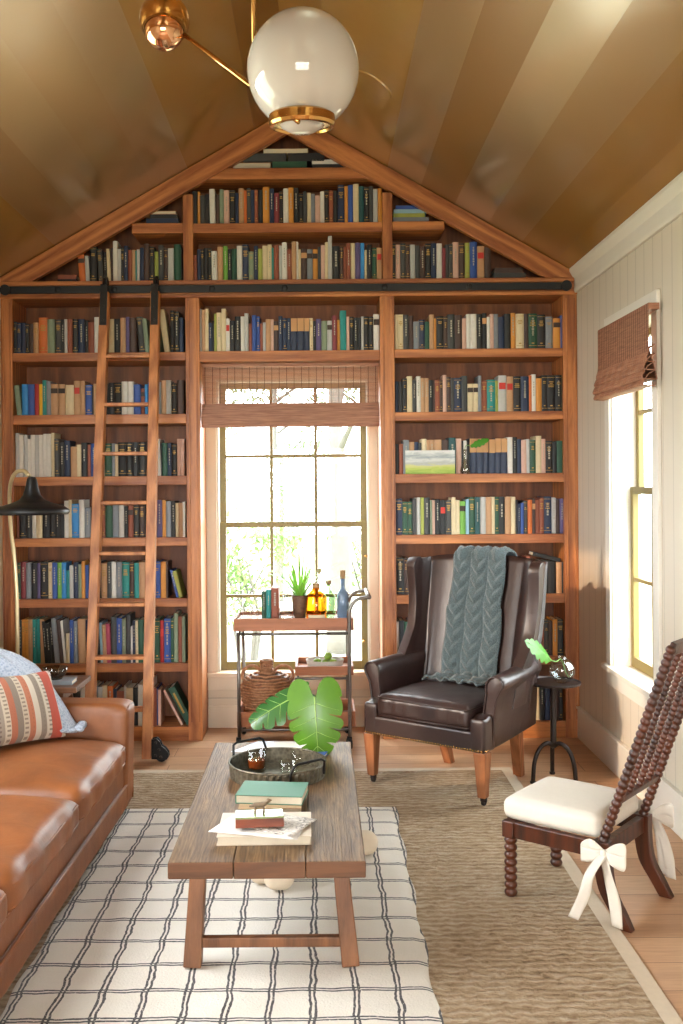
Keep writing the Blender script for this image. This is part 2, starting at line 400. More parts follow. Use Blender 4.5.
# crown and baseboards of the right wall
g = G(); g.prism([(XR, YR, ZE + 0.0), (XR - 0.05, YR, ZE + 0.027), (XR - 0.05, YR, ZE + 0.008), (XR - 0.034, YR, ZE - 0.02), (XR - 0.022, YR, ZE - 0.04), (XR - 0.022, YR, ZE - 0.115), (XR - 0.018, YR, ZE - 0.13), (XR, YR, ZE - 0.13)], (0, YF - 0.002 - YR, 0))
struct(g.build('trim_1', 'white', bev=0.003))
g = G(); g.box(XR - 0.018, XR, YR, YF - 0.002, 0, 0.19); g.box(XR - 0.026, XR, YR, YF - 0.002, 0.19, 0.205)
struct(g.build('baseboard_right', 'white', bev=0.003))
g = G(); g.box(XL, XL + 0.018, YR, YF - 0.3, 0, 0.19); struct(g.build('baseboard_left', 'white', bev=0.003))
def sash_window(name, axis, pos, a0, a1, z0, z1, sgn, mid, vbars, hb_up, hb_lo, fr=0.045, recess=0.07):
    """double hung window; the wall plane is axis=pos, sgn points outdoors"""
    def bx(g, a, b, c, d, e, f, mi=0):   # a..b along the wall, c..d in depth from the wall plane, e..f height
        p, q = pos + sgn * c, pos + sgn * d; p, q = min(p, q), max(p, q)
        if axis == 'y': g.box(a, b, p, q, e, f, mi)
        else: g.box(p, q, a, b, e, f, mi)
    root = None
    g = G()                                               # jamb lining
    for (a, b, e, f) in ((a0 - 0.012, a0 + 0.012, z0, z1), (a1 - 0.012, a1 + 0.012, z0, z1), (a0, a1, z1 - 0.012, z1 + 0.012)):
        bx(g, a, b, -0.004, recess + 0.06, e, f)
    root = struct(g.build(name, 'white'))
    def child(nm, gg, mt, **kw):
        o = gg.build(nm, mt, **kw); o.parent = root; return o
    a0 += 0.012; a1 -= 0.012; zt = z1 - 0.012
    for nm, e, f, dd, hbs in (('upper_sash', mid - 0.02, zt, recess + 0.035, hb_up), ('lower_sash', z0, mid + 0.02, recess, hb_lo)):
        g = G(); bt = fr * (1.35 if nm == 'lower_sash' else 0.9)
        bx(g, a0, a0 + fr, dd, dd + 0.034, e, f); bx(g, a1 - fr, a1, dd, dd + 0.034, e, f)
        bx(g, a0 + fr, a1 - fr, dd, dd + 0.034, e, e + bt); bx(g, a0 + fr, a1 - fr, dd, dd + 0.034, f - fr * 0.9, f)
        for t in vbars: bx(g, t - 0.011, t + 0.011, dd + 0.004, dd + 0.03, e + bt, f - fr * 0.9)
        for t in hbs: bx(g, a0 + fr, a1 - fr, dd + 0.003, dd + 0.031, t - 0.011, t + 0.011)
        child(nm, g, 'sash', bev=0.003)
        g = G(); bx(g, a0 + fr * 0.7, a1 - fr * 0.7, dd + 0.016, dd + 0.019, e + 0.01, f - 0.01); child('pane', g, 'pane')
    return root, child, bx
# back window
zmid = at(290, 524.5, YB + 0.09).z
vb = [at(272, 560, YB + 0.09).x, at(316.5, 560, YB + 0.09).x]
root, child, bx = sash_window('window_1', 'y', YB, BW[0], BW[1], BW[2], BW[3], 1, zmid, vb, [at(290, 456, YB + 0.09).z, ], [at(290, 595.5, YB + 0.09).z], fr=0.042)
g = G(); ax0, ax1 = at(205, 560, YB).x, at(381, 560, YB).x
bx(g, ax0, BW[0], -0.02, 0, BW[2], BW[3] + 0.07); bx(g, BW[1], ax1, -0.02, 0, BW[2], BW[3] + 0.07); bx(g, BW[0], BW[1], -0.02, 0, BW[3], BW[3] + 0.07)
child('casing', g, 'cream', bev=0.003)
g = G(); bx(g, ax0 - 0.01, ax1 + 0.01, -0.05, 0.075, BW[2] - 0.03, BW[2] + 0.001); bx(g, ax0, ax1, -0.022, 0, BW[2] - 0.12, BW[2] - 0.03)
child('window_sill', g, 'cream', bev=0.004)
for px, py in ((366, 556), (364, 641)):
    p = at(px, py, YB + 0.06); child('sash_latch', G().lathe([(0.0, 0), (0.008, 0.002), (0.011, 0.01), (0.006, 0.022), (0, 0.024)], p, 12, axis=(0, -1, 0)), 'brass', smooth=True)
g = G(); g.box(ax0 - 0.02, ax1 + 0.02, YB - 0.015, YB, 0, 0.15); struct(g.build('baseboard_back', 'cream', bev=0.004))
# right window
root, child, bx = sash_window('window_2', 'x', XR, RW[0], RW[1], RW[2], RW[3], 1, 1.60, [RW[0] + 0.365], [2.04], [1.10], fr=0.045, recess=0.095)
g = G(); bx(g, RW[1], RW[1] + 0.085, -0.02, 0, RW[2], RW[3] + 0.09); bx(g, RW[0] - 0.085, RW[0], -0.02, 0, RW[2], RW[3] + 0.09); bx(g, RW[0], RW[1], -0.02, 0, RW[3], RW[3] + 0.09)
child('casing', g, 'white', bev=0.003)
g = G(); bx(g, RW[0] - 0.11, RW[1] + 0.11, -0.045, 0.10, RW[2] - 0.028, RW[2] + 0.001); bx(g, RW[0] - 0.085, RW[1] + 0.085, -0.02, 0, RW[2] - 0.115, RW[2] - 0.028)
child('window_sill', g, 'white', bev=0.004)
# the out-of-picture windows keep their muntins too; the rear one is added for light
g = G()
for y in (2.55, 3.425, 4.30): g.box(XL - 0.10, XL - 0.06, y - 0.03, y + 0.03, 1.05, 2.85)
for z in (1.08, 2.82): g.box(XL - 0.10, XL - 0.06, 2.55, 4.30, z - 0.03, z + 0.03)
struct(g.build('window_3', 'sash'))
g = G()
for x in (-1.47, -0.6, 0.3, 1.17): g.box(x - 0.03, x + 0.03, YR - 0.10, YR - 0.06, 0.75, 2.25)
for z in (0.78, 2.22): g.box(-1.5, 1.2, YR - 0.10, YR - 0.06, z - 0.03, z + 0.03)
struct(g.build('added_rear_window', 'sash'))

# ================================================================ outdoors
M['lawn'] = plain('lawn beyond the house', '#8f9478', 0.9, var=0.2, scale=0.8)
M['yard'] = plain('sunny yard ground', '#b5b49c', 0.9, var=0.15, scale=1.5)
M['bark'] = plain('grey bark', '#54514c', 0.9, var=0.3, scale=9)
M['tree_leaf'] = plain('pale tree leaves', '#5a6b4c', 0.7, var=0.35, scale=3)
M['bush_leaf'] = plain('bush leaves', '#5f7a40', 0.7, var=0.35, scale=4)
g = G(); g.grid(lambda u, v: Vector((-14 + 28 * u, YB + 0.16 + 24 * v, -0.5 + 0.25 * noise.noise(Vector((u * 6, v * 6, 0))))), 40, 34); struct(g.build('ground', 'yard'))
g = G(); g.box(-40, 40, -40, 45, -0.72, -0.60); struct(g.build('ground_far', 'lawn'))
def leaves(g, c, R, n, size, rnd):
    for _ in range(n):
        d = Vector((rnd.gauss(0, 1), rnd.gauss(0, 1), rnd.gauss(0, 1))).normalized() * (rnd.random() ** 0.4)
        p = Vector(c) + Vector((d.x * R[0], d.y * R[1], d.z * R[2])); a = Vector((rnd.uniform(-1, 1), rnd.uniform(-1, 1), rnd.uniform(-1, 1))).normalized(); b = a.orthogonal().normalized(); s = size * rnd.uniform(0.6, 1.3)
        q = a.cross(b) * s * 0.2
        g.add([p - a * s, p + b * s * 0.45 + q, p + a * s, p - b * s * 0.45 + q], [(0, 1, 2, 3)])
rnd = random.Random(3)
for (x, y, h, r, lab) in ((-1.9, 15.0, 5.6, 0.11, 'slim pale tree out in the yard, left behind the back window'), (0.25, 13.0, 5.0, 0.16, 'stout grey trunked tree seen through the middle panes'), (1.15, 16.5, 6.0, 0.10, 'thin straight tree out in the yard, seen in the right panes'), (-0.75, 18.5, 6.5, 0.09, 'farthest thin tree in the yard, left of the middle panes')):
    t = thing('tree', lab, 'tree', (x, y, -0.5), 'trees out in the yard')
    pts = curve_pts([(x, y, -0.6), (x + 0.05, y, 1.2), (x - 0.1 + 0.5 * r, y + 0.1, 2.8), (x + 0.12, y, h)], 6)
    g = G().tube(pts, [r * (1.1 - 0.85 * i / len(pts)) for i in range(len(pts))], 10)
    for k in range(6):
        z = 1.4 + k * 0.6; a = rnd.uniform(0, 6.28); g.tube([(x, y, z), (x + 0.7 * cos(a), y + 0.7 * sin(a), z + 0.5), (x + 1.2 * cos(a), y + 1.2 * sin(a), z + 0.7)], [r * 0.35, r * 0.2, r * 0.08], 6)
    g.build('trunk', 'bark', t, smooth=True)
    g = G()
    for k in range(11): leaves(g, (x + rnd.uniform(-1.1, 1.1), y + rnd.uniform(-0.9, 0.9), rnd.uniform(1.3, h)), (0.55, 0.5, 0.35), 130, 0.06, rnd)
    g.build('foliage', 'tree_leaf', t)
for (x, y, R, lab) in ((-0.72, 10.2, 0.62, 'leafy green bush seen low through the left window panes'), (0.75, 14.0, 0.8, 'rounded bush in the yard beyond the right panes')):
    t = thing('bush', lab, 'bush', (x, y, -0.5))
    g = G()
    for k in range(5): g.tube([(x, y, -0.6), (x + rnd.uniform(-.2, .2), y + rnd.uniform(-.2, .2), 0.2), (x + rnd.uniform(-.4, .4), y + rnd.uniform(-.3, .3), 0.9)], [0.03, 0.02, 0.008], 6)
    g.build('stem', 'bark', t)
    g = G()
    for k in range(9): leaves(g, (x + rnd.uniform(-R, R) * 0.5, y + rnd.uniform(-.3, .3), 0.15 + rnd.uniform(0, 1.25)), (0.3, 0.3, 0.25), 110, 0.045, rnd)
    g.build('foliage', 'bush_leaf', t)

# ================================================================ built-in bookcase
def X_(px, py=540, Y=YF): return at(px, py, Y).x
def Z_(py, px, Y=YF): return at(px, py, Y).z
bc = thing('built_in_bookcase', 'wall-filling reddish oak bookcase with gabled top framing the back window', 'bookcase', (XM, YF + 0.15, 0))
E = 0.0015
xa0, xa1 = XL + E, X_(14)
xb0, xb1 = X_(187), X_(201)                    # left post of the window bay
xc0, xc1 = X_(381.5), X_(396)
xd0, xd1 = X_(564.5), XR - E
zh0, zh1 = Z_(297, 290), Z_(279.5, 290)         # header
def part(name, g, mt='oak_x', bev=0.003): return g.build(name, mt, bc, bev=bev)
def upright(x0, x1, z1, depth=YB - 0.0, grooves=True):
    g = G(); g.box(x0, x1, YF, YB - E, 0, z1)
    if grooves:
        w_ = (x1 - x0); g.box(x0 + w_ * 0.18, x0 + w_ * 0.30, YF - 0.006, YF, 0.12, z1 - 0.02); g.box(x0 + w_ * 0.72, x0 + w_ * 0.86, YF - 0.006, YF, 0.12, z1 - 0.02)
    return part('upright', g, 'oak_z')
upright(xa0, xa1, zh0); upright(xb0, xb1, zh0); upright(xc0, xc1, zh0); upright(xd0, xd1, zh0)
g = G(); g.box(xa0, xd1, YF - 0.004, YB - E, zh0, zh1)
g.box(xa0, xd1, YF - 0.016, YF - 0.004, zh1 - 0.03, zh1 - 0.002); g.box(xa0, xd1, YF - 0.012, YF - 0.004, zh0 + 0.002, zh0 + 0.022)
part('header_board', g)
SHELF = {}
def shelf(key, x0, x1, ytop, ybot, pxm, y0=YF + 0.004):
    zt, zb = Z_(ytop, pxm), Z_(ybot, pxm); SHELF[key] = zt
    part('shelf', G().box(x0, x1, y0, YB - 0.034, zb, zt))
for k, (a, b) in enumerate(((352.5, 361), (414.5, 424), (476.5, 485.5), (538, 546.5), (599, 607.5), (664, 672.5))): shelf('L%d' % (k + 1), xa1, xb0, a, b, 98)
for k, (a, b) in enumerate(((348.5, 357), (411.5, 420), (473.5, 482.5), (534.5, 543.5), (594.5, 603.5), (657, 665.5))): shelf('R%d' % (k + 1), xc1, xd0, a, b, 478)
shelf('C3', xb1, xc0, 350.5, 361, 290)
for (key, x0, x1, pa, pm) in (('L7', xa1, xb0, 727.5, 98), ('R7', xc1, xd0, 722, 478)):
    zt = Z_(pa, pm); SHELF[key] = zt
    part('plinth', G().box(x0, x1, YF + 0.002, YB - 0.034, 0, zt))
SHELF['G'] = zh1
part('back_panel', G().box(xa1, xb0, YB - 0.033, YB - 0.012, 0.0, zh0).box(xc1, xd0, YB - 0.033, YB - 0.012, 0.0, zh0).box(xb1, xc0, YB - 0.033, YB - 0.012, Z_(361, 290), zh0), 'oak_back', 0)
# gabled top
def zc(x): return ZR - abs(x - XM) * SL            # ceiling height
M['oak_l'] = wood('oak left rake', '#c67f47', '#84451f', 'x', 0.42, rot=math.atan(SL)); M['oak_r'] = wood('oak right rake', '#c67f47', '#84451f', 'x', 0.42, rot=-math.atan(SL))
def rake(sx):
    xe = XL if sx < 0 else XR; t = 0.125 / cos(math.atan(SL)); e = 0.004
    xs = xe - sx * 0.001; xlow = xe - sx * (t - 0.0) / SL
    poly = [(XM, YF - 0.006, ZR - e), (xs, YF - 0.006, zc(xs) - e), (xs, YF - 0.006, zh1), (XM + sx * (ZR - e - t - zh1) / SL, YF - 0.006, zh1), (XM, YF - 0.006, ZR - e - t)]
    part('rake_board', G().prism(poly, (0, 0.045, 0)), 'oak_l' if sx < 0 else 'oak_r')
rake(-1); rake(1)
gx = [X_(183, 240), X_(193, 240), X_(382.5, 240), X_(392.5, 240)]
for a, b in ((gx[0], gx[1]), (gx[2], gx[3])):
    top = min(zc(a), zc(b)) - 0.15
    part('gable_upright', G().box(a, b, YF + 0.001, YB - 0.034, zh1, top), 'oak_z')
def gshelf(key, x0, x1, yt, yb, pm):
    zt, zb = Z_(yt, pm), Z_(yb, pm); SHELF[key] = zt
    part('shelf', G().box(x0, x1, YF + 0.004, YB - 0.034, zb, zt))
gshelf('C1', gx[1], gx[2], 222.5, 232, 290)
gshelf('CT', gx[0] + 0.01, gx[3] - 0.01, 167.5, 178.5, 290)
zt = Z_(223, 150); gshelf('LT', XM - (ZR - 0.145 - zt) / SL, gx[0], 223, 233, 150)
zt = Z_(221, 420); gshelf('RT', gx[3], XM + (ZR - 0.145 - zt) / SL, 221, 229.5, 420)
ztop = ZR - 0.02
part('gable_back_panel', G().prism([(XL + 0.02, YB - 0.033, zh1), (XR - 0.02, YB - 0.033, zh1), (XR - 0.02, YB - 0.033, zc(XR - 0.02) - 0.01), (XM, YB - 0.033, ztop), (XL + 0.02, YB - 0.033, zc(XL + 0.02) - 0.01)], (0, 0.02, 0)), 'oak_back', 0)

# ladder rail
lr = thing('ladder_rail', 'long flat black iron rail fixed along the header of the bookcase', 'rail', (XM, YF - 0.04, zh1))
zr = Z_(288, 290, YF - 0.05)
G().box(XL + 0.03, X_(567), YF - 0.052, YF - 0.042, zr - 0.024, zr + 0.024).build('rail_bar', 'black', lr, bev=0.002)
for px in (8, 62, 118, 215, 287, 386, 470, 566):
    x = X_(px) if px > 8 else XL + 0.05
    G().lathe([(0.012, 0), (0.012, 0.030), (0.02, 0.031), (0.02, 0.036), (0.012, 0.041), (0, 0.042)], (x, YF - 0.016, zr), 12, axis=(0, -1, 0)).build('rail_bolt', 'black', lr, smooth=False)
for px, in ((566,), (8,)):
    x = X_(px) if px > 8 else XL + 0.05
    G().lathe([(0.0, 0), (0.034, 0.0), (0.034, 0.014), (0, 0.014)], (x, YF - 0.053, zr), 20, axis=(0, -1, 0)).build('end_stop', 'black', lr)
# ================================================================ books
import re
BK = {'k': ('#17181a', 'black'), 'K': ('#3b3c3c', 'charcoal'), 'n': ('#1d2c48', 'navy'), 'b': ('#2f4f96', 'blue'), 'B': ('#2f83c4', 'bright blue'),
      's': ('#8fb2c4', 'pale blue'), 't': ('#1f8480', 'teal'), 'T': ('#1c4a4c', 'dark teal'), 'g': ('#1f4a36', 'dark green'), 'G': ('#6fa544', 'bright green'),
      'v': ('#9aa04a', 'olive green'), 'w': ('#dcd8cf', 'white'), 'c': ('#d8c6a0', 'cream'), 'e': ('#b98f68', 'tan'), 'o': ('#c8692f', 'orange'),
      'O': ('#cf8c3a', 'amber'), 'r': ('#a02222', 'red'), 'm': ('#7e3238', 'maroon'), 'R': ('#8a4a33', 'russet brown'), 'd': ('#43302a', 'dark brown'),
      'y': ('#dfa91f', 'yellow'), 'l': ('#b7b6b2', 'light grey'), 'L': ('#7d8288', 'slate grey'), 'p': ('#cfa896', 'dusty pink'), 'P': ('#574a75', 'purple'),
      'a': ('#7e8c74', 'sage green'), 'h': ('#27324a', 'navy'), 'z': ('#a8425a', 'rose red')}
for k, (c, n) in BK.items(): M['bk' + k] = plain('book cloth ' + n, c, 0.55, var=0.10, scale=40)
M['gilt'] = plain('gilt lettering', '#b08a45', 0.4, 0.5, var=0.1)
M['palemark'] = plain('pale lettering', '#aaa392', 0.6, var=0.05)
M['redmark'] = plain('red lettering', '#c23428', 0.6, var=0.05)
M['tanlabel'] = plain('tan spine label', '#c09060', 0.6, var=0.08)
M['darklabel'] = plain('dark spine label', '#3a2a22', 0.6, var=0.08)
ROWS = [
 # key, bay phrase, x0 px, x1 px, base px, tokens
 ('L1', 'top shelf of the left bay', 13.5, 183.5, 'k3.5,32* n4,31* n4.5,31 k3.5,30* d4.5,30 e5,31* o9,36* a7.5,34 K6,34* k3.5,34= l3,34 R5,34 k5.5,34* n6.5,34= k3.5,33= R6,31 w5,36 k4,34 l5,31 c6,34 k6,34= e5.5,35 P3.5,36 d7,35 K6,36*~5 a4.5,34~5 k7,33 a2.5,33 c6,43~8 k4,42* k5,41*= n4,35'),
 ('L2', 'second shelf of the left bay', 14.5, 184, 'a5,30~6 B6,31 b6.5,31 r4,31 y3.5,31 t4,35= L4.5,34 e7,31# e7,31# c8.5,30 e6.5,34^ e4.5,34 b7,30* k1.5,29 e3,31* c4,30 k8,31 k5.5,32= k7,32* w6,33 w6,33 b7,30 R4,26# B3,30 b3,32= k2,30 l3,34 L5,32 e5,34 l5,34 k5.5,31* d7,34'),
 ('L3', 'third shelf of the left bay', 15.5, 184.5, 'l4,44 w4,42 l4,42 w3,38 w4,42 l4,42 w4,42 w4,43 w3.5,43 c3,44 K5,38* k5,35= n5.5,36= e6,30 c4.5,32 k6,34= R3,32 b6,33= c1.5,34 k4,33 w2,32 g7,33* L3,33 c3,32 k8,34* k6,34* k6,34= k7,34* d8,33 w5.5,37~2 k1,33 g5,33 n4,33= k5.5,32* p3.5,37 p3.5,37'),
 ('L4', 'fourth shelf of the left bay', 17, 185.5, 'R2,30 k7,30* k5.5,30= w4,34 c6,35 k7,34= k5,34* k4.5,34= k4,33 w4.5,37 c3,38 B7,34* w5,38 L6,30= k8,32 t2.5,32 R3.5,32* g7,32 L6,32 w5,32 k4,31= R5,32# k5.5,32* d5,32* k8,33 T4,37= P5,37= O3.5,37 L5,36 k4,36= c3,34 e4,34 w2.5,35'),
 ('L5', 'fifth shelf of the left bay', 18, 185, 'g3,36* m5.5,37= L5.5,36 k6,36= P3,36 k8,37*= c4.5,36* b5,36= G4.5,36= B4.5,36= t3.5,28 l4,33 n5,36= a3.5,34 O3.5,37 b3.5,33 k8,35 k5,37 e6,35* K4.5,36= w5,36 L6,36= t7.5,36* d5,36* t5,35 e8,36 e2.5,36 k5.5,37= b6,37* O5.5,36 d2,36 _3 b3,28=~13 v4,27*~14 _2'),
 ('L6', 'sixth shelf of the left bay', 19, 185.5, 'K3,43= O3.5,44* O3.5,44* e4.5,44 t4,44= t3.5,44 e4.5,44~1 k3.5,42=~4 k4,40=~4 k3.5,41=~4 L5,45~5 d4,43~5 w2.5,42~5 c4,30 b4,43= L4,42= e8,44~1 n7,43= k7,42 s3,40~2 e4,38*~2 z4.5,39~2 K6,46 b5.5,45= a4,44= K5,48 w2,36 n3,42= c3,42= g6,43 k7,42 w4,43 g6,44* r4,42^ b7,44*= g3.5,44* a4.5,49 R4,46 a3.5,46'),
 ('L7', 'bottom shelf of the left bay', 22, 161, 'e6,30 R6,29 m5,30 p5,31 e5,30 z5,31 L5,30= e6,33 k6,35 w5,40 w4,41 c3,41 L3.5,40= l3.5,39 c4,41 o5,40= n3,37 R6,35 w2,40 c5.5,38 k4,38 w8,41 e1.5,39 w3.5,46= R3,38 b1,38 p2.5,36'),
 ('G1', 'lower gable shelf above the left bay', 78, 182, 'o6.5,27#~4 l4,26~3 k7,35* K5,33*~3 k3,30= c3.5,33~2 d2,34 w4.5,41 l3.5,33 k3,34* n4,36= R4,32 e3.5,32 t1.5,31 l3,32 n4,34 d5.5,38 k5,35* v4,30 K5.5,36= d4,33* l6,33 g7,37 k1,33'),
 ('C1', 'upper gable shelf of the middle bay', 192.5, 382, 'k5,33 O2.5,33= K5,29 k4,30 w5.5,35~1 d4,30 a4,35 p5.5,34= k6,34* n3,31 e5,36= o3,34 K4,36* n3.5,34 R3.5,34* k4.5,34 O6.5,37= n4.5,35= m5,31= k4,33* w5,35 O5,36= k5,36= k4.5,30* K3.5,32 c4,31 L4,30 p5,28 w4,32 k4.5,34* R4,33* k4.5,33 n6.5,38* O3.5,37 b5,38 c5.5,39 T5,37 k5,36*= K4,37 l4.5,34 O4,35'),
 ('G2', 'lower gable shelf of the middle bay', 193.5, 382, 'R3.5,26 n3.5,32 k3.5,32* k4,33 k3,33* w5.5,30=~1 e5.5,34 G4.5,35= k4,32= g5,32 w5.5,35 n6,36* a5,29* n4,35= v4.5,32 c5,35 c4,36= t2,33 R5,35 l3,35 w5,38= R4.5,31= e4.5,39 w2,39 c2.5,31 d6,32# L5.5,31# O5,31# K3,33 p4,35 c3,38 l4,44 k7.5,34= d3.5,33* R3,33 R4,37= c4.5,37 P5,37 B4,37 c2.5,30 k5,35= g4.5,32* e5,32^'),
 ('C3', 'shelf directly above the window blind', 198.5, 379.5, 'l3.5,43 e3.5,42 c3.5,43 n3.5,29= k2,31 v2.5,38 c5,39= c4.5,43 w4,33^ k5,31= k6,35= w4,35 l4,38 R3.5,28 b4.5,36 b3.5,35* R3,28 l3,29 e5,32 p3,32= d5,30# n4,35= n4.5,33* n4,33= h6.5,33 h7,33 h5.5,33 c3.5,33* k3,30= P5.5,32= a6,30 l5,30# m5,35= O3,31 t6.5,40 p3,34 k4.5,34* k4,33= k3.5,33 l2.5,34= k5,34* k5,34* w6,36#'),
 ('G3', 'lower gable shelf above the right bay', 391.5, 491, 'k4,36* p4.5,35= K5,36* d4,35* l5,35 K4.5,34 d5,33= k5.5,36* n5,36= w5.5,36 m3,31 K3.5,35 K3.5,35* p5.5,37= d6,36* v4.5,36* b7,37= e7,33^ d6,32'),
 ('R1', 'top shelf of the right bay', 395, 563.5, 'c3,35 c5,35* K5.5,35= d4.5,34 L5.5,28= n5.5,30* g4.5,28 e4.5,35 O2,31 k7,33* d4,33* K7,35= d7,34= p4,31 w4,35 w6,35 k5.5,35= k4.5,36# w3,32 p3.5,35 L4.5,35 n6,32 k6,35 O5,36= c8,35* d4,35 g8.5,35*= k8,34* L7.5,32* O7,30# b3,33'),
 ('R2', 'second shelf of the right bay', 395.5, 564, 'n2.5,31 k4.5,31 k4,34* c5,36 K4,32= w4,36= e4,34= e3.5,34= k4,32= d2,32 R4.5,32* d3,32* p3.5,37 d4,35* K3,34 n7.5,34*= K5.5,36 c5.5,28# c4.5,28# L3,36 R5.5,31* t8,32*= v2.5,31 l8,36^ e6.5,35^ k7,35* n8,35== o2.5,36 w4,37= O5.5,33 k5,36* k8,36* k6,36*= a2,36'),
 ('R3', 'third shelf of the right bay', 396, 564, 'k3,30 R4,30 L6,34= e5,32 n4,32 K3,31 c5,35 e3,34 e4.5,34= e7,34 d7,34 T7,36= p5.5,35 k2,33 w3,33 k2.5,30 h7,35 h6,35 h6,35 h6,34 h6,35 h6,35 w5,36 k4.5,36== n4,34 p5,33 l3,34 g6,33* c5.5,37 p4,34= k7,32*= k4,31 g7,32'),
 ('R4', 'fourth shelf of the right bay', 396, 564, 'n6.5,36* g5,33* g5,33* K4,36 l4,37 v3.5,37 K6,37= a2,34 p3,34 k5,35= k5.5,34^ K5.5,34* c4.5,37 c4,34 G6,33# s3,35 g6,37* T5,37== l6,37 e6,37 c3,37 g4,37* k6,37= e6,37 c4.5,37 k2,34 n3,30= b3,31 K4,33* o4.5,34 d3,35# R4.5,34 R4,36* n8,37*= l4,36= d4,34 P4,35='),
 ('R5', 'fifth shelf of the right bay', 396.5, 564, 'k7,37*= d4,36* k6,35 K6,35 n6,35 k6,34 K7,35 d6,36 k7,35 n6,34 k6,35 d6,35 k7,36 K5,34 e5,38 k5,36 p4.5,37 p4.5,38 K4,36= n6,36* m3,36* R4,37 k4,34 K7,33 K4,33 k7.5,32 e5,31 k2,31'),
 ('R6', 'sixth shelf of the right bay', 397, 563.5, 'w2,35 k4,36 g4,35 n4,36 T4,35= k5,36 d5,34 k6,35 K6,35 g6,34 k6,34 n6,36 k6,35 d6,34 K6,34 k6,35 n6,34 k6,34 d6,35 K6,34 k6,35 k6,34 k3.5,35= R2,34* K4,35* d3,34 O4,36= k5,36*'),
 ('R7', 'bottom shelf of the right bay', 397, 563, 'k6,34 n6,34 d6,35 K6,34 k6,34 g6,33 k6,35 n6,34 k6,35 d6,34 K6,34 k6,33 k6,35 n6,34 d6,34 k6,34 K6,35 k6,34 n6,34 k6,34 n6,33 k4.5,34* d3,34 c4,35 k5,34= n5,34 k4.5,34* d4,34 k4,34*'),
]
def book_mesh(g, w, h, d, o, tilt, mats, two, marks, rnd):
    """a shelved book: rounded spine in front, boards, recessed page block, tooling on the spine. o = lower front middle"""
    def mi(name):
        if name not in mats: mats.append(name)
        return mats.index(name)
    pv = -w / 2 if tilt >= 0 else w / 2
    T = Matrix.Translation(o) @ Matrix.Translation((pv, 0, 0)) @ Matrix.Rotation(-tilt, 4, 'Y') @ Matrix.Translation((-pv, 0, 0))
    sub = G(); c = mi(two[0]); t = min(0.0028, w * 0.12); ht = t
    # spine: curved in plan
    n = 5; prof = []
    for i in range(n):
        a = -1 + 2 * i / (n - 1); prof.append((a * w / 2, -0.004 * sqrt(max(0, 1 - a * a)) * min(1.5, w / 0.03)))
    poly = [(x, y, 0) for x, y in prof] + [(w / 2, 0.005, 0), (-w / 2, 0.005, 0)]
    sub.prism(poly, (0, 0, h), c)
    sub.box(-w / 2, -w / 2 + t, 0.004, d, 0, h, c); sub.box(w / 2 - t, w / 2, 0.004, d, 0, h, c)
    sub.box(-w / 2 + t, w / 2 - t, 0.005, d - 0.004, 0.003, h - 0.004, mi('pages'))
    y0 = -0.0042 * min(1.5, w / 0.03) - 0.0005
    def band(z0, z1, k, m_): sub.box(-w * k / 2, w * k / 2, y0 - 0.0006, y0 + 0.0052, z0, z1, mi(m_))
    if two[0] == 'bkh': band(h * 0.6, h * 0.995, 0.98, 'tanlabel')
    for mk in marks:
        m_ = {'*': 'gilt', '=': 'palemark', '^': 'redmark', '#': 'darklabel' if two[0] not in ('bkk', 'bkn', 'bkd') else 'tanlabel'}[mk]
        if mk == '#': band(h * 0.70, h * 0.86, 0.96, m_)
        elif mk == '^': band(h * 0.62, h * 0.80, 0.8, m_)
        elif mk == '*':
            z = h * rnd.uniform(0.76, 0.84)
            band(h * 0.93, h * 0.94, 0.9, m_); band(h * 0.08, h * 0.09, 0.9, m_)
            for _ in range(rnd.randint(2, 4)): band(z, z + h * 0.022, rnd.uniform(0.35, 0.7), m_); z -= h * 0.045
            band(h * 0.14, h * 0.17, 0.3, m_)
        else:
            z = h * rnd.uniform(0.80, 0.9); end = h * rnd.uniform(0.35, 0.5)
            while z > end: hh = h * rnd.uniform(0.03, 0.07); band(z - hh, z, rnd.uniform(0.14, 0.26), m_); z -= hh + h * 0.02
    g.add([T @ v for v in sub.v], [], 0)
    o_ = len(g.v) - len(sub.v)
    g.f += [[i + o_ for i in f] for f in sub.f]; g.m += sub.m
def ordinal(n):
    W = ['first', 'second', 'third', 'fourth', 'fifth', 'sixth', 'seventh', 'eighth', 'ninth', 'tenth', 'eleventh', 'twelfth', 'thirteenth', 'fourteenth', 'fifteenth', 'sixteenth', 'seventeenth', 'eighteenth', 'nineteenth', 'twentieth']
    if n <= 20: return W[n - 1]
    t = {2: 'twenty', 3: 'thirty', 4: 'forty'}[n // 10]; u = n % 10
    return (t + '-' + W[u - 1]) if u else {'twenty': 'twentieth', 'thirty': 'thirtieth', 'forty': 'fortieth'}[t]
books = []
OCC = {'L': lambda px, bot: False}
brnd = random.Random(11)
YS = YF + 0.035                                     # where the spines stand
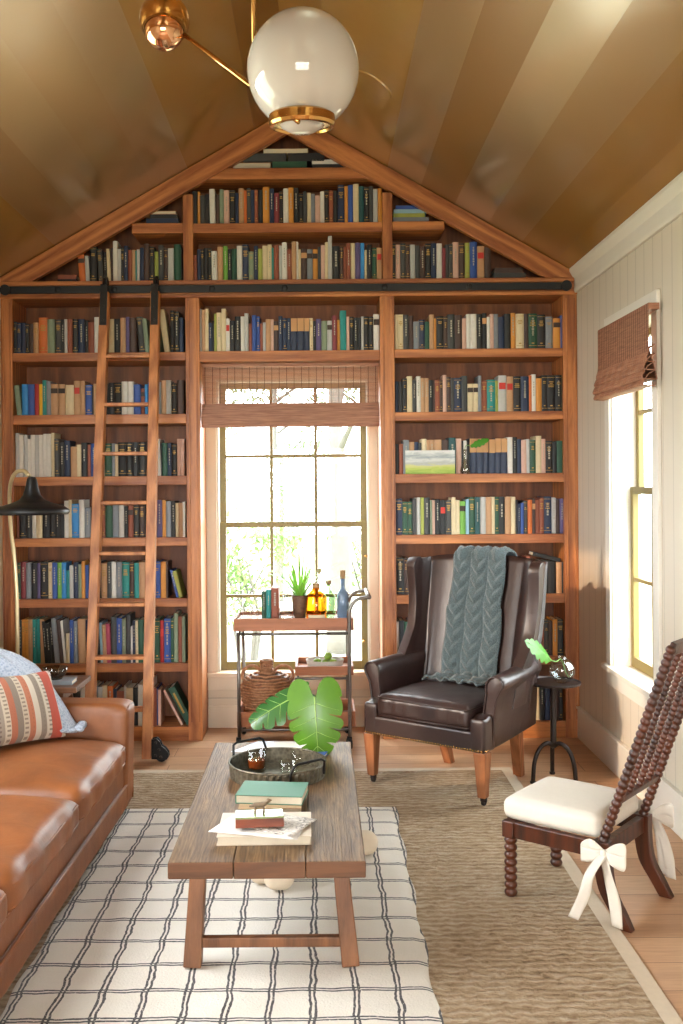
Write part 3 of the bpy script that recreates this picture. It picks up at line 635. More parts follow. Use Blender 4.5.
for key, phrase, x0, x1, toks in ROWS:
    sh = 'G' if key.startswith('G') else key
    toks = toks.split(); items = []
    for t in toks:
        if t[0] == '_': items.append(None if False else ('_', float(t[1:]), 0, '', 0)); continue
        mt = re.match(r'([A-Za-z])([\d.]+),([\d.]+)([*=^#]*)(?:~(-?[\d.]+))?$', t)
        assert mt, t
        items.append((mt[1], float(mt[2]), float(mt[3]), mt[4], float(mt[5] or 0)))
    zt = SHELF[sh]; pmid = (x0 + x1) / 2
    # pixel row of the shelf top where the spines stand
    y_of = lambda px: CY  # only x is needed
    ztp = EYE.z - zt
    py = 485 + ztp / YS * 1000
    X0, X1 = at(x0, py, YS).x, at(x1, py, YS).x
    ppm = (x1 - x0) / (X1 - X0)
    # leaning books are wider than their thickness
    wide = [i[1] for i in items]; lean_extra = 0; prev = 0
    for i in items:
        if i[4] and not prev: lean_extra += i[2] * sin(radians(i[4])) * 0.85
        prev = i[4]
    k = (x1 - x0 - lean_extra) / sum(wide)
    xx = X0; prev = 0; n = 0
    for (c, w_, h_, mk, tl) in items:
        w_ *= k
        if c == '_': xx += w_ / ppm; prev = 0; continue
        n += 1
        if tl and not prev: xx += h_ * sin(radians(tl)) * 0.85 / ppm
        ww = w_ / ppm; hh = h_ / ppm; prev = tl
        books.append(dict(key=key, phrase=phrase, c=c, n=n, x=xx + ww / 2, w=ww * 0.965, h=hh, mk=mk, t=radians(tl), z=zt + 0.0006, px=x0 + (xx + ww / 2 - X0) * ppm, pw=w_, ph=h_,
                          d=brnd.uniform(0.145, 0.19), dy=brnd.uniform(-0.006, 0.008)))
        xx += ww
# ---- which ones does the photograph show largest?
def seen(b):
    a = b['pw'] * b['ph']; px = b['px']; key = b['key']
    def cov(lo, hi): return max(0, min(px + b['pw'] / 2, hi) - max(px - b['pw'] / 2, lo)) / b['pw']
    f = 1.0
    if key[0] == 'L' or key == 'G1':
        row = {'G1': (103, 156), 'L1': (104, 155), 'L2': (101, 152.5), 'L3': (98.5, 151), 'L4': (96, 149.5), 'L5': (93.5, 147.5), 'L6': (92, 147), 'L7': (90, 146)}[key]
        if key != 'G1':
            for r in row: f -= cov(r - 4.5, r + 4.5)
            if row[0] < px < row[1]: f *= 0.88
    if key == 'L7' and px < 86: f *= 0.2 if px < 68 else 0.5
    if key == 'L7' and px < 135: f *= 0.45
    if key == 'L4' and px < 69: f *= 0.62
    if key == 'L3' and px < 34: f *= 0.95
    if key == 'R5' and 411 < px < 489: f = 0.0
    if key == 'R5' and 489 <= px < 549: f *= 0.35
    if key == 'R6' and 413 < px < 541: f = 0.0
    if key == 'R7' and px < 527: f = 0.0
    if key == 'R7' and 548 < px < 557: f *= 0.3
    if key == 'R3' and 405 < px < 455: f *= 0.32
    return a * max(0, f)
for b in books: b['a'] = seen(b)
books = [b for b in books if b['a'] > 0 or b['key'] not in ('R5', 'R6', 'R7')]
order = sorted(books, key=lambda b: -b['a'])
LIMIT = 278
keep = set(id(b) for b in order[:LIMIT])
def words_for(b, L):
    adj = []
    if b['t'] > 0.1: adj.append('leaning')
    if b['pw'] >= 7: adj.append('thick')
    elif b['pw'] <= 3.6: adj.append('thin')
    if b['ph'] >= 41 and b['key'] != 'L6': adj.append('tall')
    elif b['ph'] <= 29: adj.append('short')
    nm = BK[b['c']][1]
    mk = b['mk']; ex = ''
    if b['c'] == 'h': nm = 'navy and tan'
    elif '^' in mk: ex = ' with red label'
    elif '#' in mk: ex = ' with spine label'
    elif '*' in mk: ex = ' with gilt marks'
    elif '=' in mk: ex = ' with pale title'
    return (' '.join(adj[:2] + [nm]) + ' book' + ex)
short = {'top shelf of the left bay': 'top shelf, left bay', 'second shelf of the left bay': 'second shelf, left bay'}
for b in books:
    row = sorted([q for q in books if q['key'] == b['key']], key=lambda q: q['x']); i = row.index(b)
    b['look'] = words_for(b, row)
    l = BK[row[i-1]['c']][1] if i else 'the upright'; r = BK[row[i+1]['c']][1] if i < len(row) - 1 else 'the upright'
    b['nb'] = (' between %s and %s' % (l, r)) if l != r else (' between two %s ones' % l)
    b['row'] = row
for b in books:
    sp = b['phrase'].replace(' of the left bay', ', left bay').replace(' of the right bay', ', right bay').replace(' of the middle bay', ', middle bay').replace('directly ', '')
    same_look = [q for q in b['row'] if q['look'] == b['look']]
    same = [q for q in same_look if q['nb'] == b['nb']]
    if len(same_look) == 1: lab = b['look'] + ' on ' + sp
    elif len(same) == 1: lab = b['look'] + b['nb'] + ', ' + sp
    else: lab = b['look'] + ', ' + ordinal(b['n']) + ' from left on ' + sp
    if len(lab.split()) > 16: lab = lab.replace(' with gilt marks', '').replace(' with pale title', '').replace(' with spine label', '').split(' between')[0].split(',')[0] + ', ' + ordinal(b['n']) + ' from left on ' + sp
    if len(same) > 1:   # a set tells apart only by its place
        pass
    b['label'] = lab
GROUPS = {k: p for k, p, *_ in ROWS}
rest = G(); rest_m = []
for b in books:
    if id(b) in keep:
        g = G(); mats = []
        org = (b['x'], YS + b['dy'], b['z'])
        book_mesh(g, b['w'], b['h'], b['d'], org, b['t'], mats, ('bk' + b['c'],), b['mk'], brnd)
        o = g.build('book', mats, origin=org)
        tag(o, b['label'], 'book', 'books on the ' + GROUPS[b['key']])
    else:
        book_mesh(rest, b['w'], b['h'], b['d'], (b['x'], YS + b['dy'], b['z']), b['t'], rest_m, ('bk' + b['c'],), b['mk'], brnd)
o = rest.build('books', rest_m); stuff(o); tag(o, 'the thinner and half-hidden books among the rows on the bookcase shelves', 'books')
# ---- flat and slanting books, each built where it lies
def flat_book(label, cx, y, z, w, d, h, col, rot=0.0, tilt=0.0, group=None, cloth=None, spine=None, name='book', parts=False, tilt_x=0.0):
    """a closed book lying flat; spine towards -y by default"""
    T = Matrix.Translation((cx, y, z)) @ Matrix.Rotation(rot, 4, 'Z') @ Matrix.Rotation(tilt, 4, 'Y') @ Matrix.Rotation(tilt_x, 4, 'X')
    t = min(0.003, h * 0.15); cov = G(); pg = G()
    sp = spine or 'y'
    cov.box(-w/2, w/2, -d/2, d/2, 0, t); cov.box(-w/2, w/2, -d/2, d/2, h - t, h)
    if sp == 'y': cov.box(-w/2, w/2, -d/2, -d/2 + 0.004, t, h - t); pg.box(-w/2 + .004, w/2 - .004, -d/2 + .004, d/2 - .004, t, h - t)
    elif sp == 'back': cov.box(-w/2, w/2, d/2 - 0.004, d/2, t, h - t); pg.box(-w/2 + .004, w/2 - .004, -d/2 + .004, d/2 - .004, t, h - t)
    else: cov.box(-w/2, -w/2 + 0.004, -d/2, d/2, t, h - t); pg.box(-w/2 + .004, w/2 - .004, -d/2 + .004, d/2 - .004, t, h - t)
    for q in (cov, pg): q.v = [T @ v for v in q.v]
    if parts:
        r = thing(name, label, 'book', (cx, y, z), group); cov.build('cover', col, r, bev=0.001); pg.build('page_block', 'pages', r); return r
    g = G(); g.add(cov.v, cov.f, 0); g.add(pg.v, pg.f, 1)
    return tag(g.build(name, [col, 'pages'], origin=(cx, y, z)), label, 'book', group)
def fb(label, px0, px1, ytop, ybot, col, shelf_z=None, spine=None, tilt=0.0, rot=0.0, d=0.15, group=None, base=None):
    p0, p1 = at(px0, ybot, YS), at(px1, ybot, YS); h = (ybot - ytop) / 1000 * YS
    z = base if base is not None else p0.z
    flat_book(label, (p0.x + p1.x) / 2, YS + 0.013 + d / 2, z, p1.x - p0.x, d, h - 0.0008, col, rot, tilt, group, spine=spine); return z + h
gz = 'books lying in the peak of the bookcase'
z0 = SHELF['CT'] + 0.0006
z = fb('tan book lying flat at the left of the peak shelf', 232.5, 271, 159.5, 167, 'bke', spine='back', base=z0, group=gz)
za = z
z = fb('dark green book lying flat in the middle of the peak shelf', 272.5, 307, 158.5, 167, 'bkg', base=z0, group=gz)
zb = z
z = fb('black book lying flat at the right of the peak shelf', 312, 348, 161.5, 167, 'bkk', base=z0, group=gz)
fb('white book lying on the black one at the peak shelf', 312, 350, 157, 161.5, 'bkw', base=z, group=gz)
zz = max(za, zb)
z2 = fb('charcoal ribbed book lying second in the peak shelf pile', 243, 286, 149.8, 158, 'bkK', base=zz, group=gz)
z3 = fb('black book lying beside the ribbed one in the peak shelf pile', 288, 324, 149.8, 158, 'bkk', base=zz, group=gz)
fb('cream book lying on top of the peak shelf pile', 263, 308, 145.3, 149.8, 'bkc', base=max(z2, z3), spine='back', group=gz)
gl = 'books lying in the small left gable cubby'
z = fb('navy book at the bottom of the left gable cubby pile', 146, 178, 216.5, 223, 'bkn', base=SHELF['LT'] + 0.0006, group=gl)
z = fb('black book in the middle of the left gable cubby pile', 150, 177, 212.5, 216.5, 'bkk', base=z, group=gl)
fb('tan book on top of the left gable cubby pile', 143, 176, 209, 212.5, 'bke', base=z, spine='back', group=gl)
gr = 'books lying in the small right gable cubby'
z = fb('slate grey book at the bottom of the right gable cubby pile', 393.5, 429, 215.2, 221, 'bkL', base=SHELF['RT'] + 0.0006, group=gr)
z = fb('olive green book second from bottom, right gable cubby pile', 393.5, 425, 211.2, 215.2, 'bkv', base=z, group=gr)
z = fb('pale blue book second from top, right gable cubby pile', 394, 427, 207.2, 211.2, 'bks', base=z, group=gr)
fb('blue book on top of the right gable cubby pile', 396, 423, 203, 206.8, 'bkb', base=z, group=gr)
z = fb('charcoal book lying flat at the right end of the lower gable shelf', 494, 526, 269.5, 276, 'bkK', base=SHELF['G'] + 0.0006)
fb('dark brown book lying on the charcoal one at the right gable end', 495, 523, 264.5, 269.5, 'bkd', base=z)
z = fb('black book lying flat at the left end of the lower gable shelf', 57, 76, 278, 281.5, 'bkk', base=SHELF['G'] + 0.0006)
fb('russet brown book lying on the black one at the left gable end', 57.5, 76, 273.5, 278, 'bkR', base=z)
# leaning pair at the bottom of the left bay
def slant(label, px_bot, px_top, y_top, th_px, col, d=0.17):
    zt = SHELF['L7'] + 0.0006; pb = at(px_bot, 727, YS); pt = at(px_top, y_top, YS)
    dx, dz = pt.x - pb.x, pt.z - zt; L = hypot(dx, dz); th = th_px / 1000 * YS; ang = atan2(-dx, dz)
    u = Vector((dx / L, 0, dz / L)); n = Vector((u.z, 0, -u.x))       # n points right and up
    if n.z < 0: n = -n
    o = Vector((pb.x, YS, zt)); t = th * 0.12; cov = G(); pg = G()
    def bx(g, a0, a1, b0, b1, c0, c1):
        v = [o + n * a + Vector((0, b, 0)) + u * c for a in (a0, a1) for b in (b0, b1) for c in (c0, c1)]
        g.add(v, [(0, 1, 3, 2), (4, 6, 7, 5), (0, 4, 5, 1), (2, 3, 7, 6), (0, 2, 6, 4), (1, 5, 7, 3)], 0)
    bx(cov, 0, t, 0, d, 0, L); bx(cov, th - t, th, 0, d, 0, L); bx(cov, t, th - t, 0, 0.004, 0, L); bx(pg, t, th - t, 0.004, d - 0.004, 0.003, L - 0.003)
    g = G(); g.add(cov.v, cov.f, 0); g.add(pg.v, pg.f, 1)
    if col == 'bkg': bx(g, th * 0.3, th * 0.6, -0.001, 0.003, L * 0.3, L * 0.85); g.m[-6:] = [2] * 6
    return tag(g.build('book', [col, 'pages', 'gilt'], origin=o), label, 'book', 'books slanting at the bottom of the left bay')
slant('thin dusty pink book slanting beside the green one, bottom left shelf', 181, 163, 691, 2.3, 'bkp')
slant('thick dark green gilt book slanting at the end of bottom left shelf', 187, 168, 689, 6.6, 'bkg')
# ================================================================ rugs
def jute_mat():
    m, nt, b = newmat('chunky jute weave')
    wv = nt.nodes.new('ShaderNodeTexWave'); wv.bands_direction = 'Y'; nt.links.new(coords(nt, space='World'), wv.inputs['Vector']); wv.inputs['Scale'].default_value = 8
    wv.inputs['Distortion'].default_value = 5.5; wv.inputs['Detail'].default_value = 2.5; wv.inputs['Detail Scale'].default_value = 2.6; wv.inputs['Detail Roughness'].default_value = 0.6
    f = noise_node(nt, coords(nt, (15, 30, 20), space='World'), 1.0, 4, 0.6, 1.2); fine = noise_node(nt, coords(nt, (60, 160, 30), space='World'), 3, 3, 0.7); big = noise_node(nt, coords(nt, space='World'), 2.2, 3)
    h = maths(nt, 'ADD', maths(nt, 'MULTIPLY', wv.outputs['Fac'], 0.28), maths(nt, 'MULTIPLY', f, 0.95))
    k = maths(nt, 'ADD', maths(nt, 'MULTIPLY', h, 0.55), maths(nt, 'ADD', maths(nt, 'MULTIPLY', fine, 0.25), maths(nt, 'MULTIPLY', big, 0.2)))
    nt.links.new(ramp(nt, k, [(0.30, lin('#57442f')), (0.42, lin('#94795a')), (0.56, lin('#b59b7b')), (0.75, lin('#d0bea4'))]), b.inputs['Base Color'])
    setp(b, Roughness=0.95); bump(nt, b, maths(nt, 'ADD', h, maths(nt, 'MULTIPLY', fine, 0.2)), 1.0, 0.028)
    return m
M['jute'] = jute_mat(); M['rug_border'] = plain('cream canvas rug border', '#cdbca4', 0.9, var=0.08, scale=40)
RJ = 0.012
t = thing('jute_rug', 'large chunky woven jute area rug with a cream canvas border', 'rug', (-0.2, 4.2, 0))
G().box(-1.75, 1.035, 2.0, 5.70, 0.0005, RJ).build('woven_field', 'jute', t, bev=0.004)
g = G(); g.box(1.035, 1.095, 2.0, 5.76, 0.0005, RJ - 0.002); g.box(-1.81, 1.035, 5.70, 5.76, 0.0005, RJ - 0.002); g.box(-1.81, -1.75, 2.0, 5.70, 0.0005, RJ - 0.002)
g.build('border', 'rug_border', t, bev=0.003)
def plush_mat():
    m, nt, b = newmat('ivory plush with charcoal grid')
    v = coords(nt, space='World'); nz = nt.nodes.new('ShaderNodeTexNoise'); nt.links.new(v, nz.inputs['Vector']); nz.inputs['Scale'].default_value = 9; nz.inputs['Detail'].default_value = 6
    vv = nt.nodes.new('ShaderNodeVectorMath'); vv.operation = 'MULTIPLY_ADD'; nt.links.new(nz.outputs['Color'], vv.inputs[0]); vv.inputs[1].default_value = (0.04, 0.03, 0); nt.links.new(v, vv.inputs[2])
    s = sep(nt, vv.outputs[0]); res = None
    for ax, step, off in ((0, 0.1345, 0.02), (1, 0.176, 0.06)):
        for o_ in (0.0, 0.015):
            f = maths(nt, 'FRACT', maths(nt, 'DIVIDE', maths(nt, 'ADD', s[ax], 10 + off + o_), step)); d = maths(nt, 'ABSOLUTE', maths(nt, 'SUBTRACT', f, 0.5))
            l = maths(nt, 'LESS_THAN', d, 0.0040 / step); res = l if res is None else maths(nt, 'MAXIMUM', res, l)
    fz = noise_node(nt, v, 120, 3, 0.7); big = noise_node(nt, v, 5, 3)
    lines = maths(nt, 'MULTIPLY', res, maths(nt, 'GREATER_THAN', fz, 0.36))
    base = mix_node(nt, big, lin('#d9d0c1'), lin('#e9e2d6'))
    nt.links.new(mix_node(nt, lines, base, lin('#2a2425')), b.inputs['Base Color'])
    setp(b, Roughness=1.0, Sheen_Weight=0.3); h = maths(nt, 'ADD', maths(nt, 'MULTIPLY', fz, 0.4), maths(nt, 'SUBTRACT', maths(nt, 'MULTIPLY', big, 1.2), maths(nt, 'MULTIPLY', res, 0.5))); bump(nt, b, h, 0.9, 0.012)
    return m
M['plush'] = plush_mat()
RW_ = 0.026
g = G()
def rugf(u, v, lo=False):
    y = 5.05 - 3.0 * v; x = -0.995 + (1.345 + 0.03 * (1 - v)) * u + 0.008 * sin(v * 40) * (1 if u in (0, 1) else 0)
    ed = min(1, min(u, 1 - u) * 40, v * 50, (1 - v) * 50)
    z = RJ + 0.004 + (0.010 + 0.0035 * noise.noise(Vector((x * 5, y * 9, 1.0)))) * ed
    return Vector((x, y, z))
g.grid(rugf, 70, 110); g.box(-0.99, 0.345, 2.06, 5.04, RJ + 0.0006, RJ + 0.005)
tag(g.build('plush_rug', 'plush', smooth=True), 'ivory plush rug with a charcoal double-line grid, laid over the jute', 'rug')

# ================================================================ ladder
ZT = 3.02
YT = lambda z: 5.955 + (6.37 - 5.955) * z / zr
def on_ladder(px, py):
    Y = 6.2
    for _ in range(20): p = at(px, py, Y); Y = YT(p.z)
    return at(px, py, Y)
ld = thing('library_ladder', 'tall wooden library ladder leaning on the rail of the left bookcase bay', 'ladder', (-1.18, 5.95, 0))
lx = {}
for nm, pt, pb in (('l', (104, 330), (90.5, 700)), ('r', (155, 330), (147.2, 755))):
    a, b = on_ladder(*pt), on_ladder(*pb); sl = (a.x - b.x) / (a.z - b.z); x0 = b.x - sl * b.z; x1 = x0 + sl * (zr - 0.02)
    lx[nm] = (x0, sl)
    g = G(); g.beam((x0, YT(0.022), 0.022), (x1, YT(zr - 0.03), zr - 0.03), 0.056, 0.07, up=(0, 1, 0)); g.build('side_rail', 'ladder', ld, bev=0.004)
    # hook strap: flat iron in front of the rail top, curled over the rail bar
    xh = x0 + sl * (zr - 0.1); zz0 = on_ladder(104, 326).z
    g = G(); g.beam((x0 + sl * zz0, YT(zz0) - 0.040, zz0), (xh, YT(zr) - 0.040, zr + 0.02), 0.044, 0.008, up=(0, 1, 0))
    g.tube([(xh, YT(zr) - 0.036, zr + 0.01), (xh, YT(zr) - 0.032, zr + 0.05), (xh, YF - 0.055, zr + 0.068), (xh, YF - 0.03, zr + 0.062), (xh, YF - 0.022, zr + 0.035)], 0.012, 8)
    g.lathe([(0, -0.009), (0.03, -0.009), (0.034, 0), (0.03, 0.009), (0, 0.009)], (xh, YF - 0.047, zr + 0.052), 18, axis=(1, 0, 0))
    for q in (0.03, 0.12, 0.2): g.lathe([(0.008, 0), (0.007, 0.004), (0, 0.006)], (x0 + sl * (zz0 + q), YT(zz0 + q) - 0.043, zz0 + q), 8, axis=(0, -1, 0))
    g.build('hook_strap', 'black', ld)
    # foot: black plate with a small wheel
    g = G(); xx = x0 + 0.034
    if nm == 'r':
        poly = [(xx, YT(0) - 0.045 , 0.02)]
    prof = [(0, 0.14), (0.03, 0.145), (0.05, 0.125), (0.06, 0.10), (0.08, 0.085), (0.10, 0.06), (0.102, 0.035), (0.09, 0.018), (0.0, 0.022)]
    g.prism([(x0 + 0.029 + a, YT(0.1) - 0.03, h) for a, h in prof], (0, 0.012, 0)); g.prism([(x0 + 0.029 + a, YT(0.1) + 0.012, h) for a, h in prof], (0, 0.012, 0))
    g.build('wheel_bracket', 'black', ld, bev=0.002)
    G().lathe([(0, -0.013), (0.032, -0.013), (0.034, -0.008), (0.034, 0.008), (0.032, 0.013), (0, 0.013)], (x0 + 0.085, YT(0.1) - 0.003, 0.035), 24, axis=(0, 1, 0)).build('wheel', 'black', ld, smooth=False)
    g = G()
    for a, h in ((0.025, 0.12), (0.045, 0.08), (0.025, 0.045), (0.056, 0.035)): g.lathe([(0.009, 0), (0.008, 0.004), (0, 0.006)], (x0 + 0.029 + a, YT(0.1) - 0.03, h), 10, axis=(0, -1, 0))
    g.build('bolt_heads', 'dark_metal', ld)
for py in (356.5, 404.5, 453.5, 502.5, 553, 604, 657, 709):
    p = on_ladder(125, py); z = p.z; xa = lx['l'][0] + lx['l'][1] * z + 0.027; xb = lx['r'][0] + lx['r'][1] * z - 0.027
    G().box(xa, xb, YT(z) - 0.036, YT(z) + 0.036, z - 0.012, z + 0.010).build('rung', 'ladder', ld, bev=0.004)

# ================================================================ sofa
M['cognac'] = leather('cognac leather', '#8c5228', '#6c3b18', 0.46, 1.6, 0.06, 0.12)
M['sofa_legs'] = plain('dark sofa leg', '#2a1d14', 0.5)
sf = thing('leather_sofa', 'cognac brown leather sofa along the left side with loose crowned seat cushions', 'sofa', (-1.45, 3.56, 0))
FX = -0.955
def box_soft(x0, x1, y0, y1, z0, z1, e=0.3, n=11, crown=0, fn=None, g=None, crownb=0):
    g = g or G(); g.soft(((x0 + x1) / 2, (y0 + y1) / 2, (z0 + z1) / 2), (x1 - x0) / 2, (y1 - y0) / 2, (z1 - z0) / 2, e, n, crown, fn=fn, crownb=crownb); return g
box_soft(-1.96, FX - 0.002, 2.10, 5.06, 0.175, 0.30, 0.25, n=13).build('seat_rail', 'cognac', sf, smooth=True)
box_soft(-1.96, FX + 0.012, 2.10, 5.06, 0.065, 0.182, 0.35, n=13).build('base_panel', 'cognac', sf, smooth=True)
g = G(); g.tube([(FX + 0.008, 2.1, 0.181), (FX + 0.008, 5.05, 0.181)], 0.007, 6); g.tube([(FX + 0.002, 2.1, 0.297), (FX + 0.002, 4.87, 0.297)], 0.006, 6); g.build('welt', 'cognac', sf, smooth=True)
for y0, y1 in ((2.27, 3.125), (3.13, 3.985), (3.99, 4.855)):
    def wr(p, u, v, w):
        p = Vector(p)
        if w > 0: p.z += 0.006 * sin(v * 9 + u * 3) * max(0, u) + 0.004 * noise.noise(Vector((p.x * 7, p.y * 7, 0)))
        if u > 0.8: p.x += 0.012 * (1 - v * v) + 0.005 * sin(v * 14)
        return p
    g = box_soft(-1.72, FX + 0.022, y0, y1, 0.285, 0.415, 0.75, n=23, crown=0.055, fn=wr); c = g.build('seat_cushion', 'cognac', sf, smooth=True, sub=1)
    g = G()
    for z, dx in ((0.386, 0.016), (0.312, 0.016)):
        g.tube([(-1.5, y0 + 0.004, z), (FX - 0.03, y0 + 0.006, z), (FX + dx, y0 + 0.04, z), (FX + dx + 0.011, (y0 + y1) / 2, z + 0.004), (FX + dx, y1 - 0.04, z), (FX - 0.03, y1 - 0.006, z), (-1.5, y1 - 0.004, z)], 0.0055, 6)
    g.build('piping', 'cognac', c, smooth=True)
    g = box_soft(-1.80, -1.50, y0 + 0.01, y1 - 0.01, 0.42, 0.81, 0.6, n=13, fn=lambda p, u, v, w: Vector((p.x - 0.10 * (w * 0.5 + 0.5) + 0.03 * (1 - v * v) * (1 - w * w) * (1 if u > 0 else 0), p.y, p.z + 0.015 * (1 - v * v) * (w > 0)))); g.build('back_cushion', 'cognac', sf, smooth=True, sub=1)
box_soft(-1.99, -1.76, 2.10, 5.06, 0.07, 0.76, 0.3, n=11).build('sofa_back', 'cognac', sf, smooth=True)
for y0, y1, s_ in ((4.862, 5.065, 1), (2.06, 2.262, -1)):
    def af(p, u, v, w, s_=s_):
        p = Vector(p); k = max(0, w * 0.5 + 0.5)
        p.y += s_ * 0.018 * k ** 3; p.x += 0.012 * k * (u > 0); p.z += 0.012 * (1 - u) * (w > 0) * 0.5
        return p
    g = box_soft(-1.98, FX + 0.012, y0, y1, 0.066, 0.578, 0.42, n=15, fn=af); g.build('arm', 'cognac', sf, smooth=True, sub=1)
    g = G(); e = FX + 0.020
    pts = [(e - 0.012, y0 + 0.03, 0.08), (e - 0.012, y0 + 0.03, 0.50), (e - 0.006, y0 + 0.045, 0.553), (e - 0.004, (y0 + y1) / 2 + s_ * 0.015, 0.566), (e - 0.006, y1 - 0.025, 0.553), (e - 0.012, y1 - 0.015, 0.50), (e - 0.012, y1 - 0.025, 0.08)]
    g.tube(curve_pts(pts, 5), 0.005, 6); g.build('piping', 'cognac', sf, smooth=True)
for x in (-1.88, FX - 0.07):
    for y in (2.2, 4.96): G().lathe([(0.022, 0), (0.028, 0.068), (0, 0.068)], (x, y, RJ + 0.0005), 12).build('leg', 'sofa_legs', sf)
_a = radians(-1.1); _p = Vector((FX, 5.06, 0)); sf.location = _p + Matrix.Rotation(_a, 3, 'Z') @ (sf.location - _p); sf.rotation_euler = (0, 0, _a)
# throw over the far back cushion
def knit_mat(name, c1, c2, sc=90):
    m, nt, b = newmat(name); v = coords(nt, space='World'); wv = nt.nodes.new('ShaderNodeTexVoronoi'); nt.links.new(v, wv.inputs['Vector']); wv.inputs['Scale'].default_value = sc
    f = maths(nt, 'ADD', maths(nt, 'MULTIPLY', wv.outputs['Distance'], 0.8), maths(nt, 'MULTIPLY', noise_node(nt, v, sc * 1.7, 3), 0.4))
    nt.links.new(ramp(nt, f, [(0.25, lin(c1)), (0.75, lin(c2))]), b.inputs['Base Color']); setp(b, Roughness=0.95, Sheen_Weight=0.3); bump(nt, b, f, 0.8, 0.006); return m
M['grey_knit'] = knit_mat('blue grey chenille', '#7f8b9e', '#a9b2c0')
prof = curve_pts([(-1.99, 0.70), (-1.93, 0.815), (-1.78, 0.865), (-1.56, 0.855), (-1.41, 0.785), (-1.325, 0.69), (-1.25, 0.575), (-1.195, 0.485), (-1.17, 0.462)] and [Vector((a, 0, h)) for a, h in [(-1.99, 0.70), (-1.93, 0.815), (-1.78, 0.865), (-1.56, 0.855), (-1.41, 0.785), (-1.325, 0.69), (-1.25, 0.575), (-1.195, 0.50), (-1.16, 0.484)]], 5)
def thr(u, v):
    k = u * (len(prof) - 1); i = min(int(k), len(prof) - 2); p = prof[i].lerp(prof[i+1], k - i); y = 4.26 + 0.585 * v
    w_ = 0.012 * sin(y * 40 + u * 5) * sin(pi * min(1, u * 1.2)) + 0.01 * noise.noise(Vector((p.x * 8, y * 8, p.z * 8)))
    r_ = min(1, max(0, (v - 0.45) / 0.4)); r_ = r_ * r_ * (3 - 2 * r_); k2 = max(0, p.x + 1.56)
    x = min(p.x, -1.56 + 0.02 * k2) * (1 - r_) + p.x * r_; z = p.z * r_ + (1 - r_) * (p.z if k2 == 0 else 0.855 - k2 * 0.75)
    return Vector((x + w_ * 0.4 + 0.008, y, z + max(w_, -0.004)))
th_ = thing('grey_throw', 'blue-grey chenille throw draped over the back corner of the leather sofa', 'throw blanket', (-1.5, 4.6, 0.45))
G().sheet(thr, 46, 26, 0.014).build('blanket', 'grey_knit', th_, smooth=True)
for k in range(2): G().soft((-1.150 + 0.004 * k, 4.838 - 0.07 * k, 0.494), 0.022, 0.02, 0.018, 0.9, 7).build('tassel', 'grey_knit', th_, smooth=True)
# kilim pillow
def kilim_mat():
    m, nt, b = newmat('striped kilim'); t_ = nt.nodes.new('ShaderNodeTexCoord'); s = sep(nt, t_.outputs['Object'])
    k = maths(nt, 'ADD', maths(nt, 'MULTIPLY', maths(nt, 'ADD', s[0], 0.24), 1 / 0.48), maths(nt, 'MULTIPLY', maths(nt, 'MULTIPLY', s[2], s[2]), -0.3))
    cols = ['#7f746b', '#a35c3e', '#b3a28d', '#93867a', '#bdb09c', '#a4634a', '#7d7166', '#b5a692', '#a8674c', '#bfb3a2', '#86796c', '#beb1a0', '#a94c3a', '#b04a38', '#bfb2a0']
    r = nt.nodes.new('ShaderNodeValToRGB'); r.color_ramp.interpolation = 'CONSTANT'; nt.links.new(k, r.inputs['Fac']); e = r.color_ramp.elements
    while len(e) < len(cols): e.new(0.5)
    for i, c in enumerate(cols): e[i].position = i / len(cols); e[i].color = lin(c)
    ch = maths(nt, 'MULTIPLY', maths(nt, 'GREATER_THAN', maths(nt, 'SINE', maths(nt, 'MULTIPLY', s[2], 330)), 0.2), maths(nt, 'GREATER_THAN', maths(nt, 'SINE', maths(nt, 'MULTIPLY', k, 66)), 0.25))
    pat = maths(nt, 'MULTIPLY', ch, maths(nt, 'GREATER_THAN', maths(nt, 'SINE', maths(nt, 'ADD', maths(nt, 'MULTIPLY', k, 25.0), 1.2)), 0.0))
    nt.links.new(mix_node(nt, maths(nt, 'MULTIPLY', pat, 0.65), r.outputs['Color'], lin('#5a4a44')), b.inputs['Base Color']); setp(b, Roughness=0.9)
    bump(nt, b, noise_node(nt, t_.outputs['Object'], 160, 3), 0.5, 0.004); return m
M['kilim'] = kilim_mat()
pc = Vector((-1.405, 4.60, 0.625)); tg = Vector((0.60, 0.80, 0)).normalized(); nn = Vector((0.712, -0.534, 0.454)); nn = (nn - tg * nn.dot(tg)).normalized(); upv = nn.cross(tg) * -1
if upv.z < 0: upv = -upv
g = G()
def pil(p, u, v, w):
    p = Vector(p); k = (1 - u * u) * (1 - v * v); p.z = (1 if w > 0 else -1) * (0.004 + 0.075 * max(0, k) ** 0.5) * abs(w)
    p.x *= 1 - 0.06 * (1 - v * v) * 0.5 * (abs(u)); p.y *= 1 - 0.05 * (1 - u * u) * abs(v)
    return p
g.soft((0, 0, 0), 0.24, 0.165, 0.08, 0.05, 21, 0, fn=pil); g.v = [Vector((p.x, p.z, p.y)) for p in g.v]
o = g.build('kilim_pillow', 'kilim', smooth=True, sub=1); R3 = Matrix((tg, -nn, upv)).transposed()
if R3.determinant() < 0: R3 = Matrix((tg, nn, upv)).transposed()
o.matrix_world = Matrix.Translation(pc) @ R3.to_4x4() @ Matrix.Rotation(radians(4), 4, 'Y')
tag(o, 'rust and cream striped kilim pillow leaning against the grey throw', 'pillow')

